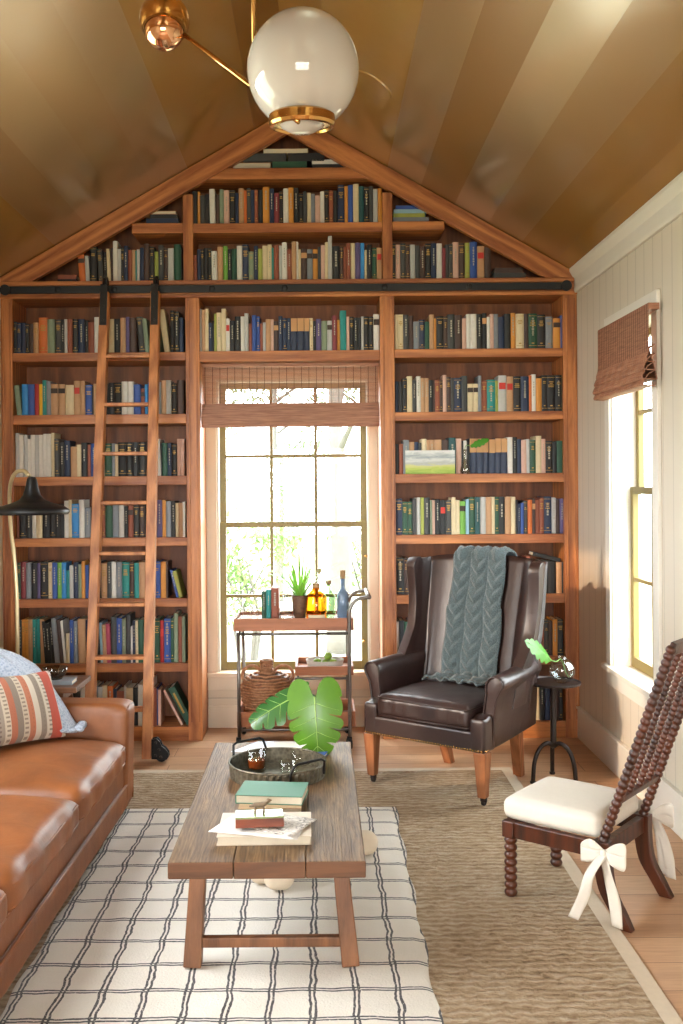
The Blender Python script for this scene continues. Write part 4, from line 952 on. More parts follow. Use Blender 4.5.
# ================================================================ side table and lamp behind the sofa
M['walnut'] = wood('walnut', '#7a5238', '#4d2f1e', 'x', 0.4)
st = thing('side_table', 'brown wooden side table between the sofa and the bookcase', 'side table', (-1.6, 5.35, 0))
G().box(-1.93, -1.262, 5.18, 5.52, 0.575, 0.605).build('table_top', 'walnut', st, bev=0.004)
G().box(-1.88, -1.34, 5.22, 5.48, 0.525, 0.575).build('apron', 'walnut', st, bev=0.002)
for x, y, dx, dy in ((-1.86, 5.24, -0.03, -0.015), (-1.86, 5.46, -0.03, 0.015), (-1.37, 5.24, 0.07, -0.015), (-1.37, 5.46, 0.07, 0.015)):
    G().beam((x, y, 0.53), (x + dx, y + dy, 0.0145), 0.035, 0.035, w2=0.025, h2=0.025).build('leg', 'walnut', st)
flat_book('thin grey book under the bowl on the side table', -1.375, 5.30, 0.6056, 0.155, 0.12, 0.022, 'bkL', parts=True)
flat_book('dark book lying under the grey book on the side table', -1.385, 5.30, 0.6056, 0.01, 0.01, 0.001, 'bkd') if False else None
M['smoke_glass'] = glass('smoky brown glass', (0.62, 0.55, 0.48, 1), k0=0.1)
tag(G().lathe([(0.0, 0.0), (0.035, 0.0), (0.038, 0.006), (0.058, 0.03), (0.066, 0.062), (0.062, 0.062), (0.054, 0.032), (0.034, 0.010), (0, 0.008)], (-1.40, 5.30, 0.628), 28).build('bowl', 'smoke_glass', smooth=True, origin=(-1.40, 5.30, 0.628)), 'small smoky glass bowl on the book of the side table', 'bowl')
lx0 = at(13, 545, 5.62)
lm = thing('floor_lamp', 'floor lamp with pale brass gooseneck pole and black spun metal shade', 'lamp', (lx0.x, 5.62, 0))
G().lathe([(0.14, 0), (0.14, 0.012), (0.12, 0.022), (0.02, 0.028), (0, 0.028)], (lx0.x, 5.62, 0.0005), 32).build('lamp_base', 'black', lm, smooth=False)
sc_ = at(32, 500, 5.35)
pts = [at(17.5, 640, 5.62), at(17, 600, 5.62), at(14.5, 560, 5.62), at(11, 530, 5.6), at(9.5, 500, 5.56), at(11, 482, 5.5), at(16, 472.5, 5.45), at(24, 471, 5.39), at(29, 475.5, 5.35)]
g = G().tube([(pts[0].x, 5.62, 0.02)] + curve_pts([(pts[0].x, 5.62, 0.6)] + pts, 5), 0.011, 12); g.build('pole', 'pale_brass', lm, smooth=True)
zc0 = at(29.5, 514.5, 5.35).z; hh = at(29.5, 477, 5.35).z - zc0
pf = [(0.188, 0.0), (0.197, 0.010), (0.194, 0.026), (0.165, 0.045), (0.11, 0.060), (0.068, 0.078), (0.046, 0.104), (0.036, 0.14), (0.026, hh - 0.012), (0.018, hh), (0.0, hh + 0.002)]
inn = [(0.0, hh - 0.02), (0.02, hh - 0.03), (0.030, 0.135), (0.040, 0.10), (0.062, 0.072), (0.105, 0.055), (0.160, 0.039), (0.187, 0.022), (0.186, 0.002)]
G().lathe(pf[::1] , (sc_.x, 5.35, zc0), 48, cap=False).lathe(inn, (sc_.x, 5.35, zc0), 48, cap=False).build('lamp_shade', 'black', lm, smooth=True)

# ================================================================ coffee table
def table_top_mat():
    m, nt, b = newmat('weathered oak boards'); v = coords(nt, (9, 0.9, 9), space='World'); n = noise_node(nt, v, 3.4, 7, 0.68, 1.6)
    w_ = nt.nodes.new('ShaderNodeTexWave'); w_.bands_direction = 'X'; nt.links.new(coords(nt, (1.0, 0.10, 1.0), space='World'), w_.inputs['Vector']); w_.inputs['Scale'].default_value = 26; w_.inputs['Distortion'].default_value = 11; w_.inputs['Detail'].default_value = 4; w_.inputs['Detail Scale'].default_value = 1.3
    f = maths(nt, 'ADD', maths(nt, 'MULTIPLY', n, 0.88), maths(nt, 'MULTIPLY', w_.outputs['Fac'], 0.12))
    nt.links.new(ramp(nt, f, [(0.3, lin('#3f2c1c')), (0.5, lin('#674d33')), (0.72, lin('#876b49'))]), b.inputs['Base Color']); setp(b, Roughness=0.52); bump(nt, b, f, 0.6, 0.005); return m
M['end_grain'] = wood('end grain oak', '#70482b', '#4c2f1d', 'x', 0.6); M['table_oak'] = table_top_mat(); M['table_leg'] = wood('table leg oak', '#8d5c38', '#5e3a20', 'z', 0.5)
TT = 0.42
ct = thing('coffee_table', 'low rustic oak coffee table with splayed legs on the plush rug', 'coffee table', (-0.18, 4.02, 0))
bx_ = [-0.500, -0.285, -0.05, 0.147]
for i in range(3):
    g = G().box(bx_[i] + 0.0006, bx_[i+1] - 0.0006, 3.25, 4.77, TT - 0.056, TT); g.m[2] = g.m[3] = 1; g.build('top_board', ['table_oak', 'end_grain'], ct, bev=0.005 if i != 1 else 0.003)
FT = RW_ + 0.002
for x, xf in ((-0.415, -0.435), (0.065, 0.098)):
    for y, yf in ((3.40, 3.372), (4.60, 4.64)):
        G().beam((x, y, TT - 0.057), (xf, yf, FT), 0.052, 0.058, w2=0.06, h2=0.062, up=(0, 1, 0)).build('leg', 'table_leg', ct, bev=0.004)
for y in (3.382, 4.625): G().beam((-0.41, y, 0.103), (0.07, y, 0.103), 0.03, 0.034).build('stretcher', 'table_leg', ct, bev=0.004)
for y in (3.41, 4.60): G().box(-0.42, 0.07, y - 0.02, y + 0.02, TT - 0.085, TT - 0.057).build('cross_batten', 'table_leg', ct)
# galvanised round tray
def galv_mat():
    m, nt, b = newmat('galvanised metal'); v = coords(nt, space='World'); vo = nt.nodes.new('ShaderNodeTexVoronoi'); nt.links.new(v, vo.inputs['Vector']); vo.inputs['Scale'].default_value = 60
    n = noise_node(nt, v, 9, 5, 0.7); nt.links.new(ramp(nt, maths(nt, 'ADD', maths(nt, 'MULTIPLY', vo.outputs['Distance'], 0.4), maths(nt, 'MULTIPLY', n, 0.7)), [(0.3, lin('#3f3b33')), (0.75, lin('#7a7464'))]), b.inputs['Base Color']); setp(b, Metallic=0.75, Roughness=0.45); return m
M['galv'] = galv_mat()
TC = Vector((-0.18, 4.225, TT + 0.0006)); TR = 0.203
ty = thing('round_tray', 'round galvanised metal tray with black loop handles on the coffee table', 'tray', TC)
g = G(); NS = 96
def side(u, v):
    a = 2 * pi * u; r = TR - 0.004 + 0.004 * v + 0.0022 * (1 if int(u * NS) % 2 else -1) * (0.15 < v < 0.85); return TC + Vector((r * cos(a), r * sin(a), 0.002 + 0.056 * v))
g.grid(side, NS, 7, cu=True); g.lathe([(0, 0), (TR - 0.003, 0), (TR - 0.003, 0.003), (0, 0.003)], TC, 64); g.grid(lambda u, v: TC + Vector(((TR - 0.008) * cos(2 * pi * u), (TR - 0.008) * sin(2 * pi * u), 0.003 + 0.054 * v)), 64, 2, cu=True)
g.build('tray_body', 'galv', ty, smooth=False)
G().tube([TC + Vector(((TR + 0.001) * cos(a), (TR + 0.001) * sin(a), 0.060)) for a in [2 * pi * k / 64 for k in range(64)]], 0.0045, 8, closed=True).build('rim', 'galv', ty, smooth=True)
for ang in (radians(128), radians(308)):
    d = Vector((cos(ang), sin(ang), 0)); tn = Vector((-sin(ang), cos(ang), 0)); c = TC + d * (TR + 0.005)
    h = [c + tn * -0.085 + Vector((0, 0, 0.035)), c + tn * -0.085 + Vector((0, 0, 0.06)), c + tn * -0.078 + d * 0.012 + Vector((0, 0, 0.094)), c + tn * -0.06 + d * 0.014 + Vector((0, 0, 0.103)), c + tn * 0.06 + d * 0.014 + Vector((0, 0, 0.103)), c + tn * 0.078 + d * 0.012 + Vector((0, 0, 0.094)), c + tn * 0.085 + Vector((0, 0, 0.06)), c + tn * 0.085 + Vector((0, 0, 0.035))]
    G().tube(h, 0.0055, 8).build('handle', 'black', ty, smooth=True)
M['whiskey'] = plain('whiskey', '#7a3512', 0.08, var=0.02)
def tumbler(label, x, y, r=0.038, h=0.085, fill=0.0, z=None, grp='glass tumblers in the round tray'):
    z = TC.z + 0.0038 if z is None else z; t = thing('tumbler', label, 'glass', (x, y, z), grp)
    G().lathe([(0, 0), (r * 0.92, 0), (r, 0.006), (r * 1.04, h), (r * 1.0, h + 0.001), (r * 0.93, h - 0.002), (r * 0.88, 0.012), (0, 0.010)], (x, y, z), 32).build('glass_body', 'glass', t, smooth=True)
    if fill: G().lathe([(0, 0.0125), (r * 0.875, 0.0125), (r * 0.90, 0.0125 + fill), (0, 0.0125 + fill)], (x, y, z), 32).build('drink', 'whiskey', t, smooth=False)
p = at(256.5, 771, Z=TC.z); tumbler('tall tumbler holding brown whiskey at the left in the round tray', p.x, p.y, 0.041, 0.085, 0.034)
p = at(289, 775, Z=TC.z); tumbler('short empty tumbler nearest the front handle in the round tray', p.x, p.y, 0.040, 0.052)
p = at(300, 765, Z=TC.z); tumbler('empty tumbler farthest back in the round tray', p.x, p.y, 0.040, 0.050)
# books, papers and the little box in front of the tray
M['bk_green'] = plain('sea green cloth', '#44765f', 0.55, var=0.06, scale=50); M['bk_tan'] = plain('tan linen', '#b79a76', 0.7, var=0.06); M['bk_sand'] = plain('sand paper cover', '#d5c6b2', 0.6, var=0.04)
def on_table(px, py, z=TT): return at(px, py, Z=z)
a, b = on_table(216, 846.5), on_table(311, 847); w_ = b.x - a.x
flat_book('large white book at the bottom of the front stack on the coffee table', (a.x + b.x) / 2, a.y + 0.13, TT + 0.0006, w_, 0.25, 0.031, 'bk_sand', radians(0.6), spine='back', parts=True)
a, b = on_table(238, 816.5), on_table(301, 816.5); w_ = b.x - a.x
flat_book('tan linen book lying under the sea green book on the coffee table', (a.x + b.x) / 2, a.y + 0.075 + 0.012, TT + 0.0006, w_, 0.145, 0.024, 'bk_tan', 0, spine='back', parts=True)
zg = TT + 0.0250
a, b = at(236.5, 806, Z=zg), at(301, 809, Z=zg); w_ = (b - a).length
flat_book('sea green clothbound book lying on top beside the round tray', (a.x + b.x) / 2 + 0.01, a.y + 0.105, zg, w_ + 0.01, 0.185, 0.033, 'bk_green', radians(-7), spine='x', parts=True)
def print_mat():
    m, nt, b = newmat('printed paper'); v = coords(nt, space='World'); n = noise_node(nt, v, 28, 5, 0.7, 2.0)
    nt.links.new(ramp(nt, n, [(0.36, lin('#4d4640')), (0.45, lin('#b5aaa0')), (0.54, lin('#ded6cb')), (0.8, lin('#e2dbd0'))]), b.inputs['Base Color']); setp(b, Roughness=0.6); return m
M['print'] = print_mat(); M['paper'] = plain('white paper', '#ddd8cf', 0.7, var=0.03)
def paper(label, pts, mt, z, name='paper_sheet', bow=0.004):
    q = [at(px, py, Z=z) for px, py in pts]
    def f(u, v):
        p = (q[0].lerp(q[1], u)).lerp(q[3].lerp(q[2], u), v); p.z += 0.0012 + bow * (sin(pi * u) * 0.3 + 0.5 * u * u + 0.5 * v * (1 - u)); return p
    return tag(G().sheet(f, 12, 8, 0.0009).build(name, mt, smooth=True, origin=q[0]), label, 'paper', 'papers on the coffee table')
zb = TT + 0.0325
paper('white sheet with grey picture lying on the large front book', [(208, 832), (297, 841), (307, 823), (234, 815)], 'paper', zb)
paper('printed photograph sheet reaching past the front book to the right', [(252, 829), (291, 838), (317, 820), (268, 812)], 'print', zb + 0.004, bow=0.002)
M['rust_wood'] = wood('rust red box wood', '#8a4326', '#5a2716', 'x', 0.4); M['mirror'] = plain('pale green mirror lid', '#9aa678', 0.2, 0.3, var=0.05)
bzz = zb + 0.0125; a, b = at(234.5, 828.5, Z=bzz), at(283, 826.5, Z=bzz)
bxr = thing('trinket_box', 'small rust wood box with mirrored lid lying on the papers', 'box', ((a.x + b.x) / 2, a.y + 0.04, bzz))
T = Matrix.Translation(((a.x + b.x) / 2, a.y + 0.045, bzz)) @ Matrix.Rotation(radians(5), 4, 'Z'); w_ = b.x - a.x
g = G().box(-w_/2, w_/2, -0.04, 0.04, 0, 0.030); g.v = [T @ v for v in g.v]; g.build('box_body', 'rust_wood', bxr, bev=0.002)
g = G().box(-w_/2, w_/2, -0.04, 0.04, 0.0305, 0.0375); g.v = [T @ v for v in g.v]; g.build('lid', 'mirror', bxr, bev=0.0015)
g = G(); g.tube([T @ Vector(p) for p in ((-0.02, -0.041, 0.001), (-0.02, -0.043, 0.038), (-0.018, 0.041, 0.040))], 0.002, 6)
M['bone'] = plain('weathered bronze twig', '#7d6a55', 0.6, 0.2, var=0.3, scale=80)
fz_ = bzz + 0.038
fg = thing('bird_figurine', 'little brown bird-like twig figurine standing on the trinket box', 'figurine', T @ Vector((0.005, 0, 0.038)))
g = G()
def tb(P, r): g.tube([T @ Vector(p) for p in P], r, 8)
tb([(-0.035, 0.0, 0.062), (-0.015, 0.0, 0.066), (0.01, 0.0, 0.066), (0.025, 0.0, 0.072), (0.038, 0, 0.078)], [0.003, 0.009, 0.010, 0.006, 0.003])
tb([(0.022, 0, 0.07), (0.033, 0, 0.083), (0.044, 0, 0.081)], [0.006, 0.0075, 0.002])
g.build('body', 'bone', fg, smooth=True)
for x in (-0.016, 0.014):
    for y in (-0.008, 0.008):
        G().tube([T @ Vector(p) for p in ((x, y * 0.5, 0.062), (x + 0.003, y, 0.048), (x, y, 0.0385))], [0.004, 0.003, 0.004], 8).build('leg', 'bone', fg, smooth=True)
# map sheets and blue book at the far end
zz = TT + 0.0006
p0, p1 = on_table(250, 752), on_table(330, 752)
flat_book('slim blue book under the white sheets at the far table end', -0.13, 4.575, zz, 0.34, 0.17, 0.014, 'bkb', radians(-14), parts=True)
flat_book('dark brown book at the far right end of the coffee table', 0.02, 4.515, zz, 0.17, 0.11, 0.013, 'bkd', radians(-12), parts=True) if False else None
def map_mat():
    m, nt, b = newmat('pale blue map sheet'); v = coords(nt, space='World'); n = noise_node(nt, v, 14, 6, 0.75, 2.5)
    nt.links.new(ramp(nt, n, [(0.38, lin('#8fa6c6')), (0.44, lin('#d5dbe4')), (0.7, lin('#eceae6'))]), b.inputs['Base Color']); setp(b, Roughness=0.6); return m
M['map'] = map_mat()
paper('white and pale blue map sheet at the far end of the table', [(231, 752), (305, 755), (318, 744), (258, 742)], 'map', TT + 0.016, bow=0.006)
paper('white folded sheet overlapping the map at the far table end', [(262, 752), (322, 749), (312, 742.5), (275, 742)], 'paper', TT + 0.024, bow=0.004)

# monstera cuttings in a clear vase behind the tray
M['monstera'] = plain('monstera leaf', '#44700f', 0.32, var=0.3, scale=14); M['rib'] = plain('pale leaf rib', '#8fb35a', 0.4, var=0.1); M['stem'] = plain('green stem', '#6f9a4a', 0.4, var=0.1)
M['monstera_dark'] = plain('deep green monstera leaf', '#2f5a2b', 0.25, var=0.3, scale=14)
VZ = Vector((-0.055, 4.655, TT + 0.0006))
vs_ = thing('glass_vase', 'clear glass vase of water behind the monstera leaves on the table', 'vase', VZ)
G().lathe([(0, 0), (0.036, 0), (0.042, 0.006), (0.040, 0.10), (0.030, 0.15), (0.034, 0.17), (0.031, 0.17), (0.027, 0.15), (0.036, 0.10), (0.037, 0.012), (0, 0.008)], VZ, 32).build('vase_body', 'glass', vs_, smooth=True)
def monstera(label, base, tip_dir, normal, L, W, stem_pts, mt, lobes=4, fold=0.25, grp='monstera leaves in the glass vase'):
    base = Vector(base); D = Vector(tip_dir).normalized(); N = Vector(normal); N = (N - D * N.dot(D)).normalized(); Sd = D.cross(N).normalized()
    t = thing('monstera_leaf', label, 'leaf', base, grp)
    def P(a, b):            # a across (-1..1 of W), b along (-.35..1 of L)
        return base + Sd * (a * W) + D * (b * L) + N * (-fold * W * abs(a) ** 1.6 * 0.6 - 0.18 * L * max(0, b) ** 2)
    def half_w(b):          # outline of the heart
        if b < 0: return 0.93 * sqrt(max(0, 1 - (b / 0.36) ** 2)) * 0.95 + 0.02
        return max(0.0, (1 - b ** 2.1)) ** 0.62 * (0.96 + 0.10 * sin(b * 3))
    g = G()
    for s_ in (-1, 1):
        # rear lobe of the heart
        def rear(u, v, s_=s_):
            th = v * 1.0; ang = radians(0 + 175 * th)  # from side to behind
            rr = u; a = s_ * (0.03 + rr * (0.50 + 0.46 * cos(ang * 0.95))); b = -0.36 * rr * sin(ang * 0.95) * 0.98 + 0.02
            return P(a, b)
        g.grid(rear, 8, 12)
        for k in range(lobes):
            b0, b1 = k / lobes * 0.97, (k + 1) / lobes * 0.97
            gap0 = 0.0 if k == 0 else 0.30; cut = (0.75, 0.45, 0.62, 0.5, 0.6)[k % 5] + (0.08 if s_ > 0 else 0)
            def lobe(u, v, b0=b0, b1=b1, gap0=gap0, cut=cut, s_=s_):
                e = max(0, (u - cut) / (1 - cut)) ** 0.6 if u > cut else 0
                lo = b0 + gap0 * (b1 - b0) * e * 0.30; hi = b1 - 0.26 * (b1 - b0) * e * 0.4
                bb = lo + (hi - lo) * v; sweep = 0.16 * u * (1 - bb * 0.5) * (v if b0 == 0 else 1)
                bn = min(0.995, bb); wv = half_w(bn) * (1 - 0.10 * e * (2 * v - 1) ** 2)
                return P(s_ * (0.006 + u * wv), min(1.0, bb + sweep * 0.9 - 0.0 * u))
            g.grid(lobe, 12, 6)
    g.build('leaf_blade', mt, t, smooth=True)
    g = G(); g.tube([P(0, b / 10) + N * 0.002 for b in range(-0, 11)], [0.0035 - 0.0028 * b / 10 for b in range(11)], 6)
    for s_ in (-1, 1):
        for k in range(lobes):
            b = (k + 0.5) / lobes * 0.97; g.tube([P(0, b - 0.02), P(s_ * half_w(b) * 0.45, min(1, b + 0.07)) + N * 0.0015, P(s_ * half_w(b) * 0.85, min(1, b + 0.13)) + N * 0.001], [0.0014, 0.001, 0.0005], 5)
    g.build('midrib', 'rib', t, smooth=True)
    g = G(); g.tube(curve_pts([base + N * 0.001] + [Vector(p) for p in stem_pts], 6), 0.004, 8); g.build('stem', 'stem', t, smooth=True)
b1 = at(314.5, 697, 4.56)
monstera('big bright green split monstera leaf facing forward above the coffee table', b1, (0.06, -0.28, -1), (0.0, -1, 0.28), 0.262, 0.128,
         [(b1.x - 0.02, 4.60, b1.z - 0.02), (VZ.x + 0.01, VZ.y - 0.01, VZ.z + 0.19), (VZ.x + 0.008, VZ.y, VZ.z + 0.02)], 'monstera')
b2 = at(297, 696, 4.60)
monstera('darker folded monstera leaf reaching left over the tray', b2, (-1.0, -0.25, -0.42), (-0.25, -0.75, 0.62), 0.245, 0.085,
         [(b2.x + 0.01, 4.63, b2.z - 0.03), (VZ.x - 0.01, VZ.y, VZ.z + 0.19), (VZ.x - 0.012, VZ.y, VZ.z + 0.02)], 'monstera_dark', fold=0.6)
# plush toy under the table
M['fleece'] = plain('cream fleece', '#dccbb2', 1.0, var=0.05, scale=60, bmp=0.4)
pa, pb = Vector((-0.20, 4.03, FT)), Vector((0.155, 4.40, FT)); ax = (pb - pa).normalized(); sd = Vector((-ax.y, ax.x, 0)); g = G()
g.tube([pa + Vector((0, 0, 0.05)), pa + ax * 0.1 + Vector((0, 0, 0.048)), pb - ax * 0.1 + Vector((0, 0, 0.048)), pb + Vector((0, 0, 0.05))], [0.045, 0.043, 0.043, 0.045], 16)
for c in (pa, pb):
    for s_ in (-1, 1): g.soft(c + sd * s_ * 0.045 + Vector((0, 0, 0.052)), 0.062, 0.055, 0.05, 0.98, 9)
tag(g.build('plush_toy', 'fleece', smooth=True, origin=(pa + pb) / 2), 'cream fleece toy with rounded knobbed ends lying under the coffee table', 'toy')
# ================================================================ wing chair
M['brown_leather'] = leather('dark brown leather', '#33211e', '#221411', 0.40, 1.8, 0.12, 0.14)
M['chair_leg'] = wood('chair leg oak', '#9a623e', '#744426', 'z', 0.45); M['nail'] = plain('brass nail heads', '#b08d5a', 0.25, 0.9, var=0.1)
AC = Vector((0.556, 5.27, 0)); aU = Vector((0.788, -0.616, 0)); aV = Vector((0.616, 0.788, 0))
def A(u, v, h): return AC + aU * u + aV * v + Vector((0, 0, h))
def AG(g): g.v = [A(*p) for p in g.v]; return g
ac = thing('wing_chair', 'dark brown leather wing-back armchair with oak legs, in front of the right bookcase bay', 'armchair', AC + aV * 0.3)
def lerp_path(P, s):
    k = s * (len(P) - 1); i = min(int(k), len(P) - 2); return P[i].lerp(P[i + 1], k - i)
low = curve_pts([Vector((a, b, 0)) for a, b in ((-0.352, 0.30), (-0.348, 0.40), (-0.30, 0.49), (-0.16, 0.53), (0, 0.54), (0.16, 0.53), (0.30, 0.49), (0.348, 0.40), (0.352, 0.30))], 8)
hig = curve_pts([Vector((a, b, 0)) for a, b in ((-0.385, 0.46), (-0.378, 0.565), (-0.325, 0.665), (-0.18, 0.715), (0, 0.725), (0.18, 0.715), (0.33, 0.665), (0.392, 0.565), (0.405, 0.46))], 8)
H0, H1 = 0.42, 1.215
def backf(s, t):
    a, b = lerp_path(low, s), lerp_path(hig, s); e = abs(s - 0.5) * 2
    top = H1 + 0.012 * cos(e * pi) + (0.012 if e > 0.8 else 0) - 0.035 * max(0, (e - 0.9) / 0.1) ** 2
    k = t; h = H0 + (top - H0) * k; p = a.lerp(b, k ** 0.9)
    if e > 0.55:
        f = (e - 0.55) / 0.45; kk = min(1, max(0, (h - 0.60) / 0.22))
        p.y += f * (0.055 * sin(min(1, max(0, (h - 0.62) / 0.55)) * pi)) - f * 0.07 * (1 - kk)
    # soft vertical pleats where back meets wing
    q = 0.011 * sin(s * 62) * math.exp(-((s - 0.76) / 0.085) ** 2)
    return Vector((p.x, p.y - q, h))
g = G()
g.sheet(lambda u, v: backf(0.20 + 0.60 * u, v), 49, 22, lambda u, v: 0.075 + 0.03 * sin(pi * v)); AG(g).build('backrest', 'brown_leather', ac, smooth=True)
for s0, s1 in ((0.0, 0.215), (0.785, 1.0)):
    g = G(); g.sheet(lambda u, v, s0=s0, s1=s1: backf(s0 + (s1 - s0) * u, 0.06 + 0.94 * v), 18, 30, 0.058); AG(g).build('wing', 'brown_leather', ac, smooth=True, bev=0.012, seg=3)
for s_ in (-1, 1):
    sec = [(0.308, 0.30), (0.308, 0.45), (0.312, 0.57)] + [(0.355 + 0.052 * cos(a), 0.618 + 0.048 * sin(a)) for a in [radians(x) for x in (200, 165, 130, 95, 60, 25, -10, -40)]] + [(0.378, 0.55), (0.375, 0.42), (0.368, 0.295)]
    ns = len(sec)
    def armf(i, j, s_=s_):
        v = (0.0, 0.012, 0.06, 0.2, 0.34, 0.46, 0.54)[i]; k = 0.90 if i == 0 else 1.0; u, h = sec[j]; u = 0.34 + (u - 0.34) * k; h = 0.47 + (h - 0.47) * (0.97 if i == 0 else 1)
        back = max(0, v - 0.2) * 0.10
        fl = 0.03 * (1 - v / 0.54) * max(0, (h - 0.42) / 0.24)
        return Vector((s_ * (u + fl - back * 0.6), 0.055 + v, h + 0.02 * (v / 0.54)))
    vs = [armf(i, j) for i in range(7) for j in range(ns)]; fs = [(i * ns + j, i * ns + (j + 1) % ns, (i + 1) * ns + (j + 1) % ns, (i + 1) * ns + j) for i in range(6) for j in range(ns)] + [tuple(range(ns)), tuple(range(6 * ns, 7 * ns))]
    g = G().add(vs, fs); o = AG(g).build('arm', 'brown_leather', ac, smooth=True, bev=0.006, seg=2)
    g = G(); g.tube([armf(0, j) + Vector((0, -0.004, 0)) for j in range(ns)], 0.005, 6); AG(g).build('piping', 'brown_leather', o, smooth=True)
    g = G(); g.soft((s_ * 0.328, 0.02, 0.378), 0.042, 0.062, 0.092, 0.35, 9, fn=lambda p, u, v, w: Vector((p.x, p.y, p.z - 0.012 * (v < 0) * (w > 0)))); AG(g).build('front_post', 'brown_leather', ac, smooth=True)
g = G()
def basef(p, u, v, w): return Vector((p.x * (1 - 0.20 * max(0, v * 0.5 + 0.5) ** 2), p.y, p.z - 0.012 * (1 - u * u) * (w < 0) * 0))
g.soft((0, 0.275, 0.338), 0.365, 0.315, 0.055, 0.35, 15, fn=basef); AG(g).build('seat_base', 'brown_leather', ac, smooth=True)
def cush(p, u, v, w):
    p = Vector(p)
    if v < -0.7: p.y += 0.005 * sin(u * 26) * (1 - abs(w)); p.z += 0.0
    if w > 0: p.z += 0.003 * noise.noise(Vector((u * 4, v * 4, 1)))
    return p
g = G(); g.soft((0, 0.215, 0.449), 0.286, 0.262, 0.062, 0.6, 25, crown=0.030, fn=cush); c_ = AG(g).build('seat_cushion', 'brown_leather', ac, smooth=True)
g = G()
for h in (0.495, 0.402): g.tube([(-0.280, 0.42, h), (-0.284, -0.02, h), (-0.266, -0.045, h), (0, -0.050, h), (0.266, -0.045, h), (0.284, -0.02, h), (0.280, 0.42, h)], 0.005, 6)
AG(g).build('piping', 'brown_leather', c_, smooth=True)
g = G()
def nl(P, n):
    for i in range(n):
        t = i / (n - 1); p = Vector(P[0]).lerp(Vector(P[1]), t); q = Vector(P[2]); g.lathe([(0.0062, 0), (0.0048, 0.003), (0, 0.0042)], A(*p), 7, axis=aU * q.x + aV * q.y)
nl(((-0.355, -0.042, 0.297), (0.355, -0.042, 0.297), (0, -1)), 46)
for s_ in (-1, 1): nl(((s_ * 0.368, -0.02, 0.297), (s_ * 0.322, 0.50, 0.297), (s_, 0.1)), 34)
stuff(g.build('nail_trim', 'nail', ac)); 
for s_ in (-1, 1):
    g = G(); g.hexa([A(s_ * 0.34 + a, -0.005 + b, 0.286) for a, b in ((-0.034, -0.034), (0.034, -0.034), (0.034, 0.034), (-0.034, 0.034))], [A(s_ * 0.34 + a, 0 + b, 0.056) for a, b in ((-0.021, -0.021), (0.021, -0.021), (0.021, 0.021), (-0.021, 0.021))]); o = g.build('leg', 'chair_leg', ac, bev=0.002)
    g = G(); p = A(s_ * 0.34, 0.006, 0.0); g.lathe([(0, -0.008), (0.015, -0.008), (0.017, 0), (0.015, 0.008), (0, 0.008)], p + Vector((0, 0, RJ + 0.018)), 16, axis=aU); g.lathe([(0.018, 0.036), (0.018, 0.064), (0.0, 0.064)], p, 12); g.beam(p + Vector((-0.011, 0, 0.026)), p + Vector((-0.011, 0, 0.045)), 0.005, 0.012); g.beam(p + Vector((0.011, 0, 0.026)), p + Vector((0.011, 0, 0.045)), 0.005, 0.012)
    g.build('caster', 'dark_metal', o)
    g = G(); g.hexa([A(s_ * 0.25 + a, 0.54 + b, 0.30) for a, b in ((-0.03, -0.03), (0.03, -0.03), (0.03, 0.03), (-0.03, 0.03))], [A(s_ * 0.225 + a, 0.625 + b, 0.0015) for a, b in ((-0.024, -0.024), (0.024, -0.024), (0.024, 0.024), (-0.024, 0.024))]); g.build('leg', 'chair_leg', ac, bev=0.002)
# cable knit throw
M['teal_knit'] = knit_mat('teal grey cable knit', '#2c393d', '#4a5a5f', 150)
def on_back(s, t): return backf(s, t)
def throwf(u, v):
    uu = -0.170 + 0.295 * u + 0.02 * (0.5 - u) * (-1 if v > 0.5 else 0)
    s = 0.5 + uu / 0.80 * 0.62                          # place across the back
    # profile along v: behind, over the top, down the front, onto the seat
    if v < 0.14:
        k = v / 0.14; c = backf(s, 0.72 + 0.26 * k); p = Vector((c.x, c.y + 0.072, c.z))
    elif v < 0.24:
        k = (v - 0.14) / 0.10; c = backf(s, 0.985); a = pi * k; p = Vector((c.x, c.y + 0.066 * cos(a), c.z + 0.008 + 0.034 * sin(a)))
    elif v < 0.86:
        k = (v - 0.24) / 0.62; c = backf(s, 0.985 * (1 - k) + 0.16 * k); p = Vector((c.x, c.y - 0.066 - 0.01 * sin(pi * k), c.z))
        p.x += (u - 0.5) * 0.03 * k
    else:
        k = (v - 0.86) / 0.14; c = backf(s, 0.16); p = Vector((c.x + (u - 0.5) * 0.03 - 0.03 * k, c.y - 0.068 - 0.16 * k, 0.547 + (c.z - 0.547) * (1 - k) ** 3 - 0.010 * k))
    L_ = v * 1.25; ph = u * 3 * 2 * pi
    cab = 0.020 * abs(sin(ph / 2 + 0.0)) ** 0.7 + 0.009 * sin(L_ * 70 + (1 if (u * 3) % 1 > 0.5 else -1) * ((u * 3) % 1 - 0.5) * 9) * (abs(sin(ph / 2)) > 0.35)
    nrm = Vector((0, -1, 0)) if 0.24 <= v < 0.86 else (Vector((0, 1, 0)) if v < 0.14 else Vector((0, -0.3, 1)))
    p = p + nrm * max(0.0, cab) ; p.x += 0.005 * sin(L_ * 18)
    return p
tt = thing('cable_knit_throw', 'teal-grey cable knit throw hanging over the back of the wing chair', 'throw blanket', A(0, 0.6, 0.5))
g = G(); g.sheet(throwf, 61, 150, 0.010); AG(g).build('blanket', 'teal_knit', tt, smooth=True)

